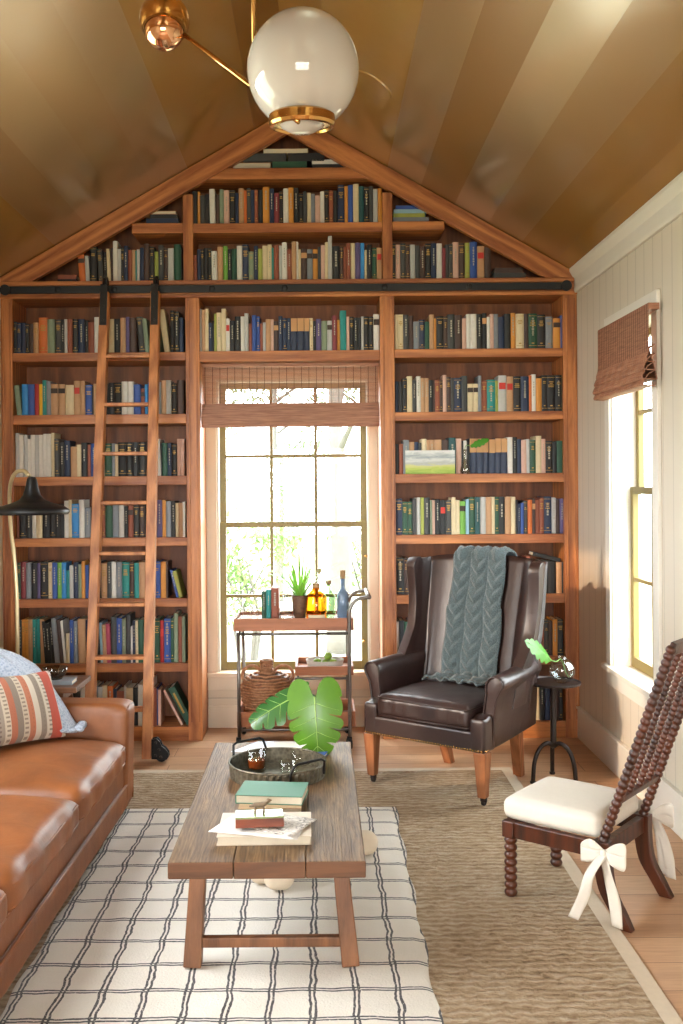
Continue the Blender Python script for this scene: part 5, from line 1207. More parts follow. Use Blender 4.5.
# ================================================================ spool chair
M['spool_wood'] = wood('dark turned walnut', '#54260f', '#2a1208', 'z', 0.36, coat=0.08); M['canvas'] = plain('natural canvas', '#dcd3c4', 0.85, var=0.04, scale=50, bmp=0.3)
P1 = Vector((0.752, 3.958, 0)); sW = Vector((0.636, 0.772, 0)); sB = Vector((0.772, -0.636, 0))
def Q(b, w_, h): return P1 + sB * b + sW * w_ + Vector((0, 0, h))
sc = thing('spool_chair', 'low dark wood spool-turned chair with a cream cushion, by the right wall', 'chair', Q(0.2, 0.2, 0))
def spool(a, b, r, pitch, name='post'):
    a, b = Vector(a), Vector(b); L = (b - a).length; n = max(2, round(L / pitch)); prof = []
    for i in range(n):
        for k in range(6):
            t = k / 6; prof.append((r * (0.66 + 0.34 * sin(pi * t) ** 0.7), (i + t) * L / n))
    prof.append((r * 0.66, L)); return G().lathe(prof, a, 12, axis=b - a)
WD = 0.385; BD = 0.383
for w_ in (0.0, WD + 0.012):
    o = spool(Q(0, w_, RJ + 0.001 if w_ == 0 or True else 0), Q(0, w_, 0.25), 0.026, 0.030).build('front_leg', 'spool_wood', sc, smooth=True)
    g = G(); g.beam(Q(0, w_, 0.248), Q(0, w_, 0.312), 0.05, 0.05, up=sB); g.build('leg_block', 'spool_wood', sc, bev=0.003)
for w_, foot in ((0.0, Vector((1.122, 3.668, 0))), (WD, Vector((1.372, 3.963, 0)))):
    z0 = 0.0015 
    pts = curve_pts([Q(BD, w_, 0.315), Q(BD + 0.002, w_, 0.24), Q(BD + 0.018, w_, 0.14), foot * 0.5 + Q(BD + 0.03, w_, 0) * 0.5 + Vector((0, 0, 0.06)), foot + Vector((0, 0, z0))], 5)
    g = G()
    for i in range(len(pts) - 1):
        pass
    vs = []; fs = []
    for i, p in enumerate(pts):
        k = 0.024 - 0.005 * i / len(pts); hb = 0.032 - 0.008 * i / len(pts)
        for a, b in ((-1, -1), (1, -1), (1, 1), (-1, 1)): vs.append(p + sB * a * hb + sW * b * k)
    for i in range(len(pts) - 1):
        for j in range(4): fs.append((i * 4 + j, i * 4 + (j + 1) % 4, i * 4 + 4 + (j + 1) % 4, i * 4 + 4 + j))
    fs += [(0, 1, 2, 3), tuple(range(len(vs) - 4, len(vs)))]
    g.add(vs, fs).build('rear_leg', 'spool_wood', sc, bev=0.003)
def rail(a, b, name='seat_rail', h=0.062, z=0.279, th=0.03):
    G().beam(Vector(a) + Vector((0, 0, z)), Vector(b) + Vector((0, 0, z)), th, h).build(name, 'spool_wood', sc, bev=0.003)
rail(Q(0.02, 0, 0), Q(BD, 0, 0)); rail(Q(0.02, WD + 0.01, 0), Q(BD, WD, 0)); rail(Q(0, 0.02, 0), Q(0, WD, 0)); rail(Q(BD, 0.02, 0), Q(BD, WD - 0.02, 0))
LEAN = 0.265; HB0, HB1 = 0.305, 1.062
def BK_(w_, h): return Q(BD + 0.0 + LEAN * (h - HB0) / (HB1 - HB0), w_, h)
for w_ in (0.0, WD): spool(BK_(w_, HB0), BK_(w_, HB1), 0.0195, 0.026).build('back_post', 'spool_wood', sc, smooth=True)
for h, nm, hh in ((0.475, 'cross_rail', 0.032), (HB1 - 0.01, 'crest_rail', 0.05)):
    a, b = BK_(0, h), BK_(WD, h); G().beam(a, b, 0.022, hh, up=(sB * 0.3 + Vector((0, 0, 0.78)))).build(nm, 'spool_wood', sc, bev=0.004)
for k in range(1, 4):
    w_ = WD * k / 4; spool(BK_(w_, 0.485), BK_(w_, HB1 - 0.03), 0.0140, 0.020).build('spindle', 'spool_wood', sc, smooth=True)
cu_ = thing('chair_cushion', 'cream canvas tie-on cushion on the seat of the spool chair', 'cushion', Q(0.18, WD / 2, 0.312))
g = G(); g.soft(Q(0.168, WD / 2 + 0.0, 0.3565), 0.205, 0.200, 0.043, 0.75, 17, crown=0.012, X=sB, Y=sW); g.build('cushion_pad', 'canvas', cu_, smooth=True)
def ribbon(P, wv, w0, w1, th=0.0018):
    P = curve_pts(P, 6); n = len(P)
    g = G(); wv = Vector(wv)
    g.sheet(lambda u, v: P[min(n - 1, int(round(u * (n - 1))))] + wv * ((v - 0.5) * (w0 + (w1 - w0) * u)) + wv.cross(Vector((0, 0, 1))) * 0.006 * sin(u * 7) * (v - 0.5) * 2, n, 5, th); return g
for w_, sgn, tails in ((-0.034, -1, ((-0.10, 0.055, 0.035), (0.055, 0.02, 0.03))), (WD + 0.034, 1, ((0.03, 0.05, 0.06), (0.06, 0.05, 0.05)))):
    c = Q(BD + 0.022, w_, 0.283 if sgn < 0 else 0.31)
    bow = G()
    for d_ in (-1, 1):
        wing = [c, c + sB * d_ * 0.045 + Vector((0, 0, 0.024)) + sW * sgn * 0.012, c + sB * d_ * 0.082 + Vector((0, 0, 0.012 + 0.012 * d_)) + sW * sgn * 0.01, c + sB * d_ * 0.08 + Vector((0, 0, -0.016)) + sW * sgn * 0.016, c + sB * d_ * 0.03 + Vector((0, 0, -0.010)) + sW * sgn * 0.018, c + sW * sgn * 0.006]
        q = curve_pts(wing, 5); n = len(q)
        bow.sheet(lambda u, v, q=q, n=n: q[min(n - 1, int(round(u * (n - 1))))] + Vector((0, 0, 1)) * ((v - 0.5) * (0.020 + 0.038 * sin(pi * u))), n, 5, 0.003)
    bow.soft(c + sW * sgn * 0.008, 0.012, 0.010, 0.015, 0.8, 7, X=sB, Y=sW)
    bow.build('bow', 'canvas', cu_, smooth=True)
    for (dx, out, bot) in tails:
        e = c + sB * dx + sW * sgn * out; e = Vector((e.x, e.y, bot)); mdl = c + sB * dx * 0.35 + sW * sgn * out * 0.9 + Vector((0, 0, -0.07))
        ribbon([c + sW * sgn * 0.012, mdl, mdl.lerp(e, 0.5) + sB * 0.008, e], sB, 0.036, 0.044).build('tie', 'canvas', cu_, smooth=True)

# ================================================================ pedestal table with vase
tp = at(553, 684, 5.52); TX, TYY = tp.x, 5.52; TH = tp.z
pt = thing('pedestal_table', 'small round dark metal pedestal table beside the wing chair', 'side table', (TX, TYY, 0))
G().lathe([(0, 0), (0.135, 0), (0.15, 0.004), (0.152, 0.014), (0.148, 0.016), (0.143, 0.009), (0, 0.009)], (TX, TYY, TH), 48).build('table_top', 'dark_metal', pt, smooth=False)
G().lathe([(0.0, 0), (0.02, 0), (0.017, 0.03), (0.0165, 0.30), (0.02, TH - 0.2 - 0.02), (0.045, TH - 0.2), (0, TH - 0.2)], (TX, TYY, 0.2), 20).build('column', 'dark_metal', pt, smooth=True)
for k, ang in enumerate((radians(200), radians(320), radians(80))):
    d = Vector((cos(ang), sin(ang), 0)); c = Vector((TX, TYY, 0))
    pts = curve_pts([c + Vector((0, 0, 0.19)), c + d * 0.035 + Vector((0, 0, 0.213)), c + d * 0.085 + Vector((0, 0, 0.19)), c + d * 0.12 + Vector((0, 0, 0.12)), c + d * 0.132 + Vector((0, 0, 0.012))], 6)
    G().tube(pts, 0.012, 10).lathe([(0.016, 0), (0.016, 0.012), (0, 0.014)], c + d * 0.132 + Vector((0, 0, 0.0012)), 12).build('leg', 'dark_metal', pt, smooth=True)
vc = Vector((at(562, 672, 5.5).x, 5.5, TH + 0.0097)); rr = 0.071
vz = thing('bubble_vase', 'round clear glass bubble vase on the pedestal table', 'vase', vc)
def sph(r, z0, a0, a1, n): return [(r * sin(a0 + (a1 - a0) * i / (n - 1)), z0 - r * cos(a0 + (a1 - a0) * i / (n - 1))) for i in range(n)]
out = sph(rr, rr * 0.97, 0.25, pi - 0.32, 18); out = [(0, out[0][1])] + out + [(0.024, rr * 1.97 + 0.006), (0.022, rr * 1.97 + 0.006)]; innr = [(p[0] * 0.95, rr * 0.97 + (p[1] - rr * 0.97) * 0.95) for p in sph(rr, rr * 0.97, 0.05, pi - 0.30, 18)][::-1]
M['bubble'] = glass('bubble glass', (0.93, 0.95, 0.95, 1), k0=0.06, k1=0.8)
G().lathe(out + innr + [(0, innr[-1][1])], vc, 40).build('vase_body', 'bubble', vz, smooth=True)
b_ = at(552.5, 661, 5.36); tip = at(524.5, 640.5, 5.16)
lf = thing('leaf_sprig', 'bright green lobed leaf standing in the bubble vase', 'leaf', b_)
D = (tip - b_); L = D.length; D.normalize(); N = Vector((0.1, -0.85, 0.5)); N = (N - D * N.dot(D)).normalized(); Sd = D.cross(N)
g = G()
for s_ in (-1, 1):
    for k in range(5):
        b0, b1 = k / 5, (k + 1) / 5
        def lobe(u, v, b0=b0, b1=b1, s_=s_):
            bb = b0 + (b1 - b0) * v; wv = 0.056 * (sin(pi * min(1, bb * 0.9 + 0.12)) ** 0.7) * (0.55 + 0.45 * sin(pi * (v * 0.8 + 0.1)))
            return b_ + D * (L * min(1, bb + 0.12 * u * (1 - bb))) + Sd * (s_ * u * wv) - N * (0.25 * u * wv) + N * 0.012 * sin(pi * bb)
        g.grid(lobe, 7, 6)
g.build('leaf_blade', 'leaf', lf, smooth=True)
G().tube(curve_pts([b_ + D * L * 0.9 + N * 0.004, b_ + N * 0.003, vc + Vector((-0.005, 0, 0.13)), vc + Vector((0.02, 0.0, 0.06)), vc + Vector((0.04, 0.005, 0.03))], 6), 0.0028, 8).build('stem', 'stem', lf, smooth=True)

# ================================================================ bar cart
M['cart_wood'] = wood('reddish cart wood', '#a9663f', '#784526', 'x', 0.45); M['pewter'] = plain('brushed pewter tube', '#77706a', 0.38, 0.85, var=0.1)
CYF, CYB = 6.22, 6.60
xl, xr = at(233.5, 625, CYF).x, at(354, 625, CYF).x
crt = thing('bar_cart', 'reddish wood and metal bar cart standing in front of the back window', 'bar cart', ((xl + xr) / 2, 6.42, 0))
def tray(name, x0, x1, y0, y1, zt, zb, th=0.014, fl=0.012, floor_z=None):
    g = G(); f = zb + 0.012 if floor_z is None else floor_z
    g.box(x0, x1, y0, y0 + th, zb, zt); g.box(x0, x1, y1 - th, y1, zb, zt); g.box(x0, x0 + th, y0 + th, y1 - th, zb, zt); g.box(x1 - th, x1, y0 + th, y1 - th, zb, zt); g.box(x0 + th, x1 - th, y0 + th, y1 - th, f - fl, f)
    g.build(name, 'cart_wood', crt, bev=0.002); return f
ZT0, ZT1 = at(290, 631, CYF).z, at(290, 618.5, CYF).z
f1 = tray('top_tray', xl, xr, CYF, CYB, ZT1, ZT0, floor_z=ZT1 - 0.020)
ZM0, ZM1 = at(325, 676, CYF).z, at(325, 667, CYF).z; xm = at(295, 670, CYF).x
f2 = tray('middle_tray', xm, xr - 0.004, CYF + 0.02, CYB, ZM1, ZM0, floor_z=ZM0 + 0.016)
ZL0, ZL1 = at(295, 727, CYF).z, at(295, 712, CYF).z; xl2, xr2 = at(237, 715, CYF).x, at(355.5, 715, CYF).x
f3 = tray('bottom_tray', xl2, xr2, CYF, CYB, ZL1, ZL0, floor_z=ZL0 + 0.02)
pl, pr = at(239, 680, CYF).x, at(349.5, 680, CYF).x
for x in (pl, pr):
    for y in (CYF - 0.013, CYB + 0.013):
        yb = y
        if x == pl: G().tube([(x, yb, 0.075), (x, yb, ZT0 - 0.005)], 0.011, 12).build('post', 'pewter', crt, smooth=True)
        else:
            G().tube(curve_pts([(x, yb, 0.075), (x, yb, 0.4), (x, yb, ZT1 - 0.02), (x + 0.008, yb, ZT1 + 0.06), (x + 0.05, yb, ZT1 + 0.115), (x + 0.125, yb, ZT1 + 0.132)], 6), 0.0115, 12).build('post', 'pewter', crt, smooth=True)
g = G().tube([(pr + 0.125, CYF - 0.03, ZT1 + 0.132), (pr + 0.125, CYB + 0.03, ZT1 + 0.132)], 0.014, 12); g.build('push_handle', 'pewter', crt, smooth=True)
g = G()
for y in (CYF - 0.013, CYB + 0.013):
    g.tube([(pl, y, ZT0 - 0.016), (pr, y, ZT0 - 0.016)], 0.009, 8); g.tube([(pl, y, ZL0 - 0.014), (pr, y, ZL0 - 0.014)], 0.009, 8); g.tube([(xm, y, ZM0 - 0.012), (pr, y, ZM0 - 0.012)], 0.008, 8)
for x in (pl, pr):
    for z in (ZT0 - 0.016, ZL0 - 0.014): g.tube([(x, CYF - 0.013, z), (x, CYB + 0.013, z)], 0.008, 8)
g.tube([(xm + 0.01, CYF + 0.0, ZM0 - 0.012), (xm + 0.01, CYF + 0.0, ZL0 + 0.0)], 0.007, 8); g.tube([(xm + 0.01, CYB + 0.01, ZM0 - 0.012), (xm + 0.01, CYB + 0.01, ZL0 + 0.0)], 0.007, 8)
g.build('cross_bar', 'pewter', crt, smooth=True)
for x in (pl, pr):
    for y in (CYF - 0.013, CYB + 0.013):
        G().lathe([(0, -0.012), (0.034, -0.012), (0.037, -0.006), (0.037, 0.006), (0.034, 0.012), (0, 0.012)], (x - 0.004, y, 0.038), 24, axis=(1, 0.25, 0)).box(x - 0.018, x + 0.012, y - 0.012, y + 0.012, 0.064, 0.082).build('wheel', 'black', crt)
def Xc(px, Y=6.35): return at(px, 618, Y).x
def Hc(y0, y1, Y=6.35): return (y1 - y0) / 1000 * Y
def lathe_thing(name, label, cat, px, Y, z, prof, mt, grp=None, n=28, smooth=True):
    x = Xc(px, Y); o = G().lathe(prof, (x, Y, z), n).build(name, mt, smooth=smooth, origin=(x, Y, z)); return tag(o, label, cat, grp)
zt_ = f1 + 0.0006
for px0, px1, py, col, lab in ((262, 266.3, 592, 'bkg', 'dark green book standing on the bar cart, leftmost of three'), (266.6, 271, 590.5, 'bkt', 'teal green book standing in the middle of three on the bar cart'), (271.5, 279, 588.5, 'bkR', 'russet book standing right of the green ones on the bar cart')):
    g = G(); mats = []; x0, x1 = Xc(px0), Xc(px1); book_mesh(g, x1 - x0, Hc(py, 620), 0.16, ((x0 + x1) / 2, 6.33, zt_), 0, mats, (col,), '=', brnd); tag(g.build('book', mats, origin=((x0 + x1) / 2, 6.33, zt_)), lab, 'book', 'books on the bar cart')
# potted spider plant
def wicker_mat(name, a, b_):
    m, nt, b = newmat(name); v = coords(nt, space='World'); n = noise_node(nt, v, 40, 4, 0.7); nt.links.new(ramp(nt, n, [(0.3, lin(b_)), (0.7, lin(a))]), b.inputs['Base Color']); setp(b, Roughness=0.6); bump(nt, b, n, 0.6, 0.004); return m
M['wicker'] = wicker_mat('brown wicker', '#bb8660', '#80502f'); M['pot'] = wicker_mat('woven brown pot', '#7b5a40', '#4c3222'); M['soil'] = plain('potting soil', '#2c2019', 0.95)
M['grass'] = plain('spider plant blade', '#8ac24a', 0.4, var=0.2, scale=10)
px_ = Xc(300); pp = thing('spider_plant', 'green spider plant in a woven brown pot on the bar cart', 'plant', (px_, 6.36, zt_))
G().lathe([(0, 0), (0.034, 0), (0.045, 0.05), (0.052, 0.13), (0.054, 0.150), (0.048, 0.150), (0.045, 0.13), (0, 0.128)], (px_, 6.36, zt_), 24).build('pot', 'pot', pp, smooth=True)
g = G(); r2 = random.Random(5)
for k in range(46):
    a = r2.uniform(0, 2 * pi); Lb = r2.uniform(0.20, 0.38); sp = r2.uniform(0.2, 1.15); d = Vector((cos(a), sin(a) * 0.6, 0)); p0 = Vector((px_, 6.36, zt_ + 0.13)) + d * 0.02; w_ = r2.uniform(0.006, 0.011); sdv = Vector((-d.y, d.x, 0)).normalized()
    def bl(u, v, p0=p0, d=d, Lb=Lb, sp=sp, w_=w_, sdv=sdv):
        return p0 + d * (Lb * sp * u) + Vector((0, 0, Lb * (u - 0.55 * sp * u * u))) + sdv * ((v - 0.5) * 2 * w_ * (1 - u) ** 0.5) + Vector((0, 0, 0.002 * abs(v - 0.5)))
    g.grid(bl, 8, 3)
stuff(g.build('foliage', 'grass', pp, smooth=True))
M['amber'] = glass('amber spirit glass', (0.93, 0.66, 0.26, 1), k0=0.05, k1=0.5); M['cork'] = plain('cork', '#a3825c', 0.8, var=0.15, scale=60); M['blue_glass'] = plain('frosted slate blue glass', '#7f97b2', 0.25, var=0.05, Transmission_Weight=0.35); M['label'] = plain('cream paper label', '#d9c8a6', 0.6, var=0.04)
M['green_glass'] = glass('pale green glass', (0.82, 0.93, 0.78, 1))
def bottle(label, px, Y, h, r, sh, neck, mt, cap, capm='cork', grp='bottles on the bar cart', lab=None, square=False):
    x = Xc(px, Y); t = thing('bottle', label, 'bottle', (x, Y, zt_), grp)
    pf = [(0, 0.0), (r * 0.92, 0), (r, 0.006), (r, sh - 0.012), (r * 0.86, sh), (neck * 1.5, sh + r * 0.45), (neck, sh + r * 0.9), (neck, h), (neck * 0.7, h), (neck * 0.7, sh + r * 0.9), (r * 0.80, sh - 0.004), (r * 0.93, sh - 0.015), (r * 0.93, 0.01), (0, 0.008)]
    g = G().lathe(pf, (x, Y, zt_), 28); g.build('bottle_body', mt, t, smooth=True)
    G().lathe([(neck * 0.68, -0.012), (neck * 0.68, 0.0005), (neck * 1.25, 0.001), (neck * 1.25, cap), (neck * 0.9, cap + 0.003), (0, cap + 0.003)], (x, Y, zt_ + h), 16).build('stopper', capm, t, smooth=False)
    if lab:
        z0, z1, m_ = lab; g = G(); g.grid(lambda u, v: Vector((x + (r + 0.0008) * sin(-0.9 + 1.8 * u), Y - (r + 0.0008) * cos(-0.9 + 1.8 * u), zt_ + z0 + (z1 - z0) * v)), 12, 2); g.build('label', m_, t, smooth=True)
bottle('squat amber whiskey bottle on the bar cart beside the spider plant', 316.5, 6.32, 0.195, 0.067, 0.155, 0.018, 'amber', 0.030, lab=(0.012, 0.035, 'label'))
bottle('tall clear bottle with a cork behind the amber one on the cart', 319.5, 6.47, 0.285, 0.038, 0.175, 0.013, 'glass', 0.022)
bottle('clear bottle between the amber and the blue bottles on the cart', 328.5, 6.40, 0.215, 0.045, 0.15, 0.014, 'green_glass', 0.022)
bottle('slender slate blue bottle rightmost on the bar cart', 343, 6.33, 0.255, 0.037, 0.165, 0.013, 'blue_glass', 0.05)
for px, Y, h, r, lab in ((236.5, 6.33, 0.075, 0.030, 'small tumbler at the left corner of the bar cart'), (247, 6.42, 0.085, 0.030, 'tumbler second from the left on the bar cart'), (255, 6.32, 0.06, 0.028, 'low tumbler beside the dark green book on the bar cart')):
    tumbler(lab, Xc(px, Y), Y, r, h, z=zt_, grp='glassware on the bar cart')
M['crystal'] = glass('cut crystal', (0.95, 0.95, 0.95, 1), k0=0.15, k1=0.9)
x = Xc(286, 6.34); dc = thing('crystal_decanter', 'cut crystal decanter with stopper on the bar cart before the plant', 'decanter', (x, 6.315, zt_))
G().lathe([(0, 0), (0.045, 0), (0.052, 0.01), (0.052, 0.05), (0.035, 0.085), (0.016, 0.105), (0.014, 0.135), (0.022, 0.15), (0.018, 0.15), (0.010, 0.13), (0.012, 0.10), (0.03, 0.08), (0.046, 0.05), (0.045, 0.014), (0, 0.012)], (x, 6.315, zt_), 10).build('decanter_body', 'crystal', dc, smooth=False)
G().lathe([(0.009, 0.135), (0.009, 0.152), (0.020, 0.165), (0.022, 0.18), (0.012, 0.198), (0, 0.20)], (x, 6.315, zt_), 8).build('stopper', 'crystal', dc)
# dish of limes
dcx = at(325, 667, 6.40).x; f2_ = f2 + 0.0006
M['stone'] = plain('pale grey carved wood', '#b8ada0', 0.7, var=0.12, scale=30)
g = G(); pf = [(0, 0), (0.085, 0), (0.115, 0.02), (0.125, 0.058), (0.117, 0.058), (0.106, 0.024), (0, 0.012)]; g.lathe(pf, (0, 0, 0), 28); g.v = [Vector((dcx + p.x * 0.98, 6.40 + p.y * 0.9, f2_ + p.z)) for p in g.v]
tag(g.build('serving_dish', 'stone', smooth=True, origin=(dcx, 6.40, f2_)), 'oval grey carved dish holding limes on the middle tray of the cart', 'dish')
M['lime'] = plain('lime peel', '#76932e', 0.4, var=0.15, scale=60)
for i, (dx, dy, dz) in enumerate(((0.0, -0.03, 0.034), (0.052, -0.02, 0.034), (0.022, 0.028, 0.036), (-0.05, 0.01, 0.034), (0.02, -0.002, 0.074))):
    lab = ('lime at the front middle of the grey dish', 'lime at the right side of the grey dish', 'lime at the back of the grey dish', 'lime at the left side of the grey dish', 'lime resting on top of the others in the grey dish')[i]
    r = 0.024; pf = [(r * sin(a) if 0 < a < pi else 0, -r * 1.12 * cos(a)) for a in [pi * k / 10 for k in range(11)]]
    c = (dcx + dx, 6.40 + dy, f2_ + dz + 0.004); tag(G().lathe(pf, c, 16, axis=(0.8, 0.3, 0.4)).build('lime', 'lime', smooth=True, origin=c), lab, 'lime', 'limes in the dish')
# wicker demijohn
wx = at(268, 690, 6.40).x; wz = f3 + 0.0006
wd = thing('wicker_demijohn', 'wicker-covered demijohn jug with two loop handles on the bottom tray', 'basket', (wx, 6.40, wz))
bp = [(0, 0.115), (0.04, 0.135), (0.10, 0.155), (0.16, 0.166), (0.21, 0.165), (0.25, 0.145), (0.275, 0.10), (0.29, 0.06), (0.30, 0.045)]
def rad(z):
    for i in range(len(bp) - 1):
        if bp[i][0] <= z <= bp[i+1][0]: t = (z - bp[i][0]) / (bp[i+1][0] - bp[i][0]); return bp[i][1] + (bp[i+1][1] - bp[i][1]) * t
    return bp[-1][1]
g = G(); rows = 18
for k in range(rows):
    z = 0.008 + 0.282 * k / (rows - 1); R = rad(z); st_ = 26 if R > 0.08 else 14
    g.tube([Vector((wx + (R + 0.006 * (1 if (j + k) % 2 else -1)) * cos(2 * pi * j / st_), 6.40 + (R * 0.9 + 0.006 * (1 if (j + k) % 2 else -1)) * sin(2 * pi * j / st_), wz + z + 0.003 * sin(j * 1.7 + k))) for j in range(st_)], 0.0085, 6, closed=True)
g.build('woven_body', 'wicker', wd, smooth=True)
g = G(); g.lathe([(0.0, 0.0), (0.108, 0.0), (0.128, 0.04), (0.147, 0.10), (0.157, 0.16), (0.154, 0.21), (0.132, 0.25), (0.05, 0.285), (0.0, 0.285)], (wx, 6.40, wz), 24); g.v = [Vector((p.x, 6.40 + (p.y - 6.40) * 0.9, p.z)) for p in g.v]; g.build('lining', 'pot', wd, smooth=True)
g = G()
for k in range(7): z = 0.285 + 0.013 * k; g.tube([Vector((wx - 0.008 + (0.036 + 0.0035 * (1 if (j + k) % 2 else -1)) * cos(2 * pi * j / 14), 6.40 + (0.036 + 0.0035 * (1 if (j + k) % 2 else -1)) * sin(2 * pi * j / 14), wz + z)) for j in range(14)], 0.0075, 6, closed=True)
g.build('neck', 'wicker', wd, smooth=True)
for s_ in (-1, 1):
    g = G(); c = Vector((wx + s_ * 0.10, 6.38, wz + 0.275)); pts = [c + Vector((s_ * 0.062 * cos(a), 0, 0.06 * sin(a))) for a in [radians(x) for x in range(-60, 200, 20)]]
    g.tube(pts, 0.010, 8); g.build('handle', 'wicker', wd, smooth=True)

# ================================================================ shelf ornaments
zs3 = SHELF['R3'] + 0.0006; yp = YF + 0.010
p0, p1 = at(405.5, 474, yp), at(455, 474, yp); ph = (474 - 450.5) / 1000 * yp
def paint_mat():
    m, nt, b = newmat('landscape oil'); t_ = nt.nodes.new('ShaderNodeTexCoord'); mp = nt.nodes.new('ShaderNodeMapping'); nt.links.new(t_.outputs['Object'], mp.inputs['Vector']); mp.inputs['Scale'].default_value = (5, 5, 26)
    n = noise_node(nt, mp.outputs[0], 1.8, 5, 0.6, 1.0); s = sep(nt, t_.outputs['Object'])
    k = maths(nt, 'ADD', maths(nt, 'DIVIDE', s[2], ph), maths(nt, 'MULTIPLY', maths(nt, 'SUBTRACT', n, 0.5), 0.5))
    nt.links.new(ramp(nt, k, [(0.0, lin('#7f9a3a')), (0.20, lin('#a9b552')), (0.34, lin('#c3bf7c')), (0.45, lin('#a7a9a4')), (0.58, lin('#c9c9c4')), (0.72, lin('#8f979b')), (0.9, lin('#cfcfca'))]), b.inputs['Base Color']); setp(b, Roughness=0.5); return m
M['oil'] = paint_mat(); M['canvas_edge'] = plain('canvas edge', '#b5ab8f', 0.8)
pn = thing('landscape_painting', 'small unframed painting of green meadow and grey clouds on the bookshelf', 'painting', (p0.x, yp, zs3))
G().box(p0.x, p1.x, yp, yp + 0.003, zs3, zs3 + ph).build('painted_face', 'oil', pn); G().box(p0.x, p1.x, yp + 0.003, yp + 0.018, zs3, zs3 + ph).build('canvas_edge', 'canvas_edge', pn)
bx0 = at(464.5, 473, YF + 0.018); r = 0.033
bv = thing('bud_vase', 'little clear glass bud vase beside the small landscape painting', 'vase', (bx0.x, YF + 0.0, zs3))
M['smoke'] = glass('grey tinted glass', (0.80, 0.78, 0.76, 1), k0=0.1)
YV = YF + 0.0 - 0.0
cvv = (bx0.x + 0.0, YS - 0.05 + 0.008, zs3)
G().lathe([(0, 0), (r * 0.9, 0), (r, 0.02), (r * 0.6, 0.06), (0.008, 0.10), (0.008, 0.14), (0.014, 0.155), (0.011, 0.155), (0.006, 0.14), (0.006, 0.10), (r * 0.5, 0.055), (r * 0.9, 0.02), (r * 0.8, 0.006), (0, 0.004)], cvv, 24).build('vase_body', 'smoke', bv, smooth=True)
q0 = Vector(cvv) + Vector((0, 0, 0.16)); q1 = at(476, 443, YS - 0.06)
sp = thing('leaf_sprig', 'dark green leaf arching right out of the bud vase on the bookshelf', 'leaf', q0)
G().tube(curve_pts([Vector(cvv) + Vector((0, 0, 0.03)), q0, q0 + Vector((0.015, -0.005, 0.02)), at(472, 446, YS - 0.06)], 6), 0.002, 6).build('stem', 'stem', sp, smooth=True)
a_, b_ = at(470.5, 446.5, YS - 0.06), at(489, 439.5, YS - 0.06)
def lfn(u, v): return a_.lerp(b_, u) + Vector((0, -0.004 * sin(pi * u), 0)) + Vector((-0.15, 0.25, 1)).normalized() * ((v - 0.5) * 0.056 * (sin(pi * (u * 0.94 + 0.04)) ** 0.7) * (0.85 + 0.15 * sin(u * 30)))
G().sheet(lfn, 22, 7, 0.0015).build('leaf_blade', 'leaf', sp, smooth=True)
# black tilted book on the fifth right shelf
pa_, pb_ = at(532.5, 556.5, YS), at(560, 563, YS); th = 0.024; w_ = (pb_ - pa_).length
flat_book('black book lying aslant on top of the row behind the wing chair', (pa_.x + pb_.x) / 2, YS + 0.07, (pa_.z + pb_.z) / 2 + 0.006, w_, 0.14, th, 'bkk', 0, atan2(pa_.z - pb_.z, pb_.x - pa_.x))

# ================================================================ woven blinds
def shade_mat():
    m, nt, b = newmat('woven wood reeds'); v = coords(nt, (3, 3, 60), space='World'); n = noise_node(nt, v, 2.5, 4, 0.6)
    nt.links.new(ramp(nt, n, [(0.3, lin('#7a4d38')), (0.7, lin('#b57f62'))]), b.inputs['Base Color']); setp(b, Roughness=0.6); return m
M['reed'] = shade_mat(); M['thread'] = plain('dark shade thread', '#5a392b', 0.8)
def reeds(g, A0, A1, out, z0, z1, pitch=0.0085, fill=0.68, th=0.0022, prof=None):
    """horizontal reeds between the verticals at A0 and A1; prof(z)->outward offset"""
    n = int((z1 - z0) / pitch)
    for i in range(n):
        z = z0 + (i + 0.5) * pitch; o = Vector(out) * (prof(z) if prof else 0); h = pitch * fill / 2
        a = Vector((A0[0], A0[1], z)) + o; b = Vector((A1[0], A1[1], z)) + o; t = Vector(out) * th / 2
        g.hexa([a - t - Vector((0, 0, h)), a + t - Vector((0, 0, h)), a + t + Vector((0, 0, h)), a - t + Vector((0, 0, h))], [b - t - Vector((0, 0, h)), b + t - Vector((0, 0, h)), b + t + Vector((0, 0, h)), b - t + Vector((0, 0, h))])
YBl = YF + 0.10
zt1 = at(290, 361, YF).z - 0.004; zm1 = at(290, 407, YBl).z; zb1 = at(290, 427.5, YBl).z
bxl, bxr = xb1 + 0.004, xc0 - 0.004
bl = thing('woven_blind', 'see-through woven wood roman blind over the top of the back window', 'blind', ((bxl + bxr) / 2, YBl, zb1))
G().box(bxl, bxr, YBl - 0.012, YBl + 0.022, zt1 - 0.020, zt1).build('head_rail', 'reed', bl)
g = G(); reeds(g, (bxl, YBl), (bxr, YBl), (0, -1, 0), zm1 - 0.01, zt1 - 0.02, 0.0078, 0.60); stuff(g.build('woven_panel', 'reed', bl))
g = G()
for k in range(24):
    x = bxl + 0.02 + (bxr - bxl - 0.04) * k / 23; g.box(x - 0.0016, x + 0.0016, YBl - 0.004, YBl - 0.0012, zm1, zt1 - 0.02)
g.build('warp_threads', 'thread', bl)
for k, (y0, zz0, zz1) in enumerate(((-0.020, zm1 - 0.065, zm1 + 0.030), (-0.038, zm1 - 0.085, zm1 - 0.005), (-0.054, zb1, zm1 - 0.030))):
    g = G(); reeds(g, (bxl, YBl + y0), (bxr, YBl + y0), (0, -1, 0), zz0, zz1, 0.0080, 1.04, 0.003, prof=lambda z, a=zz0, b=zz1: 0.012 * sin(pi * (z - a) / (b - a))); g.build('fold', 'reed', bl)
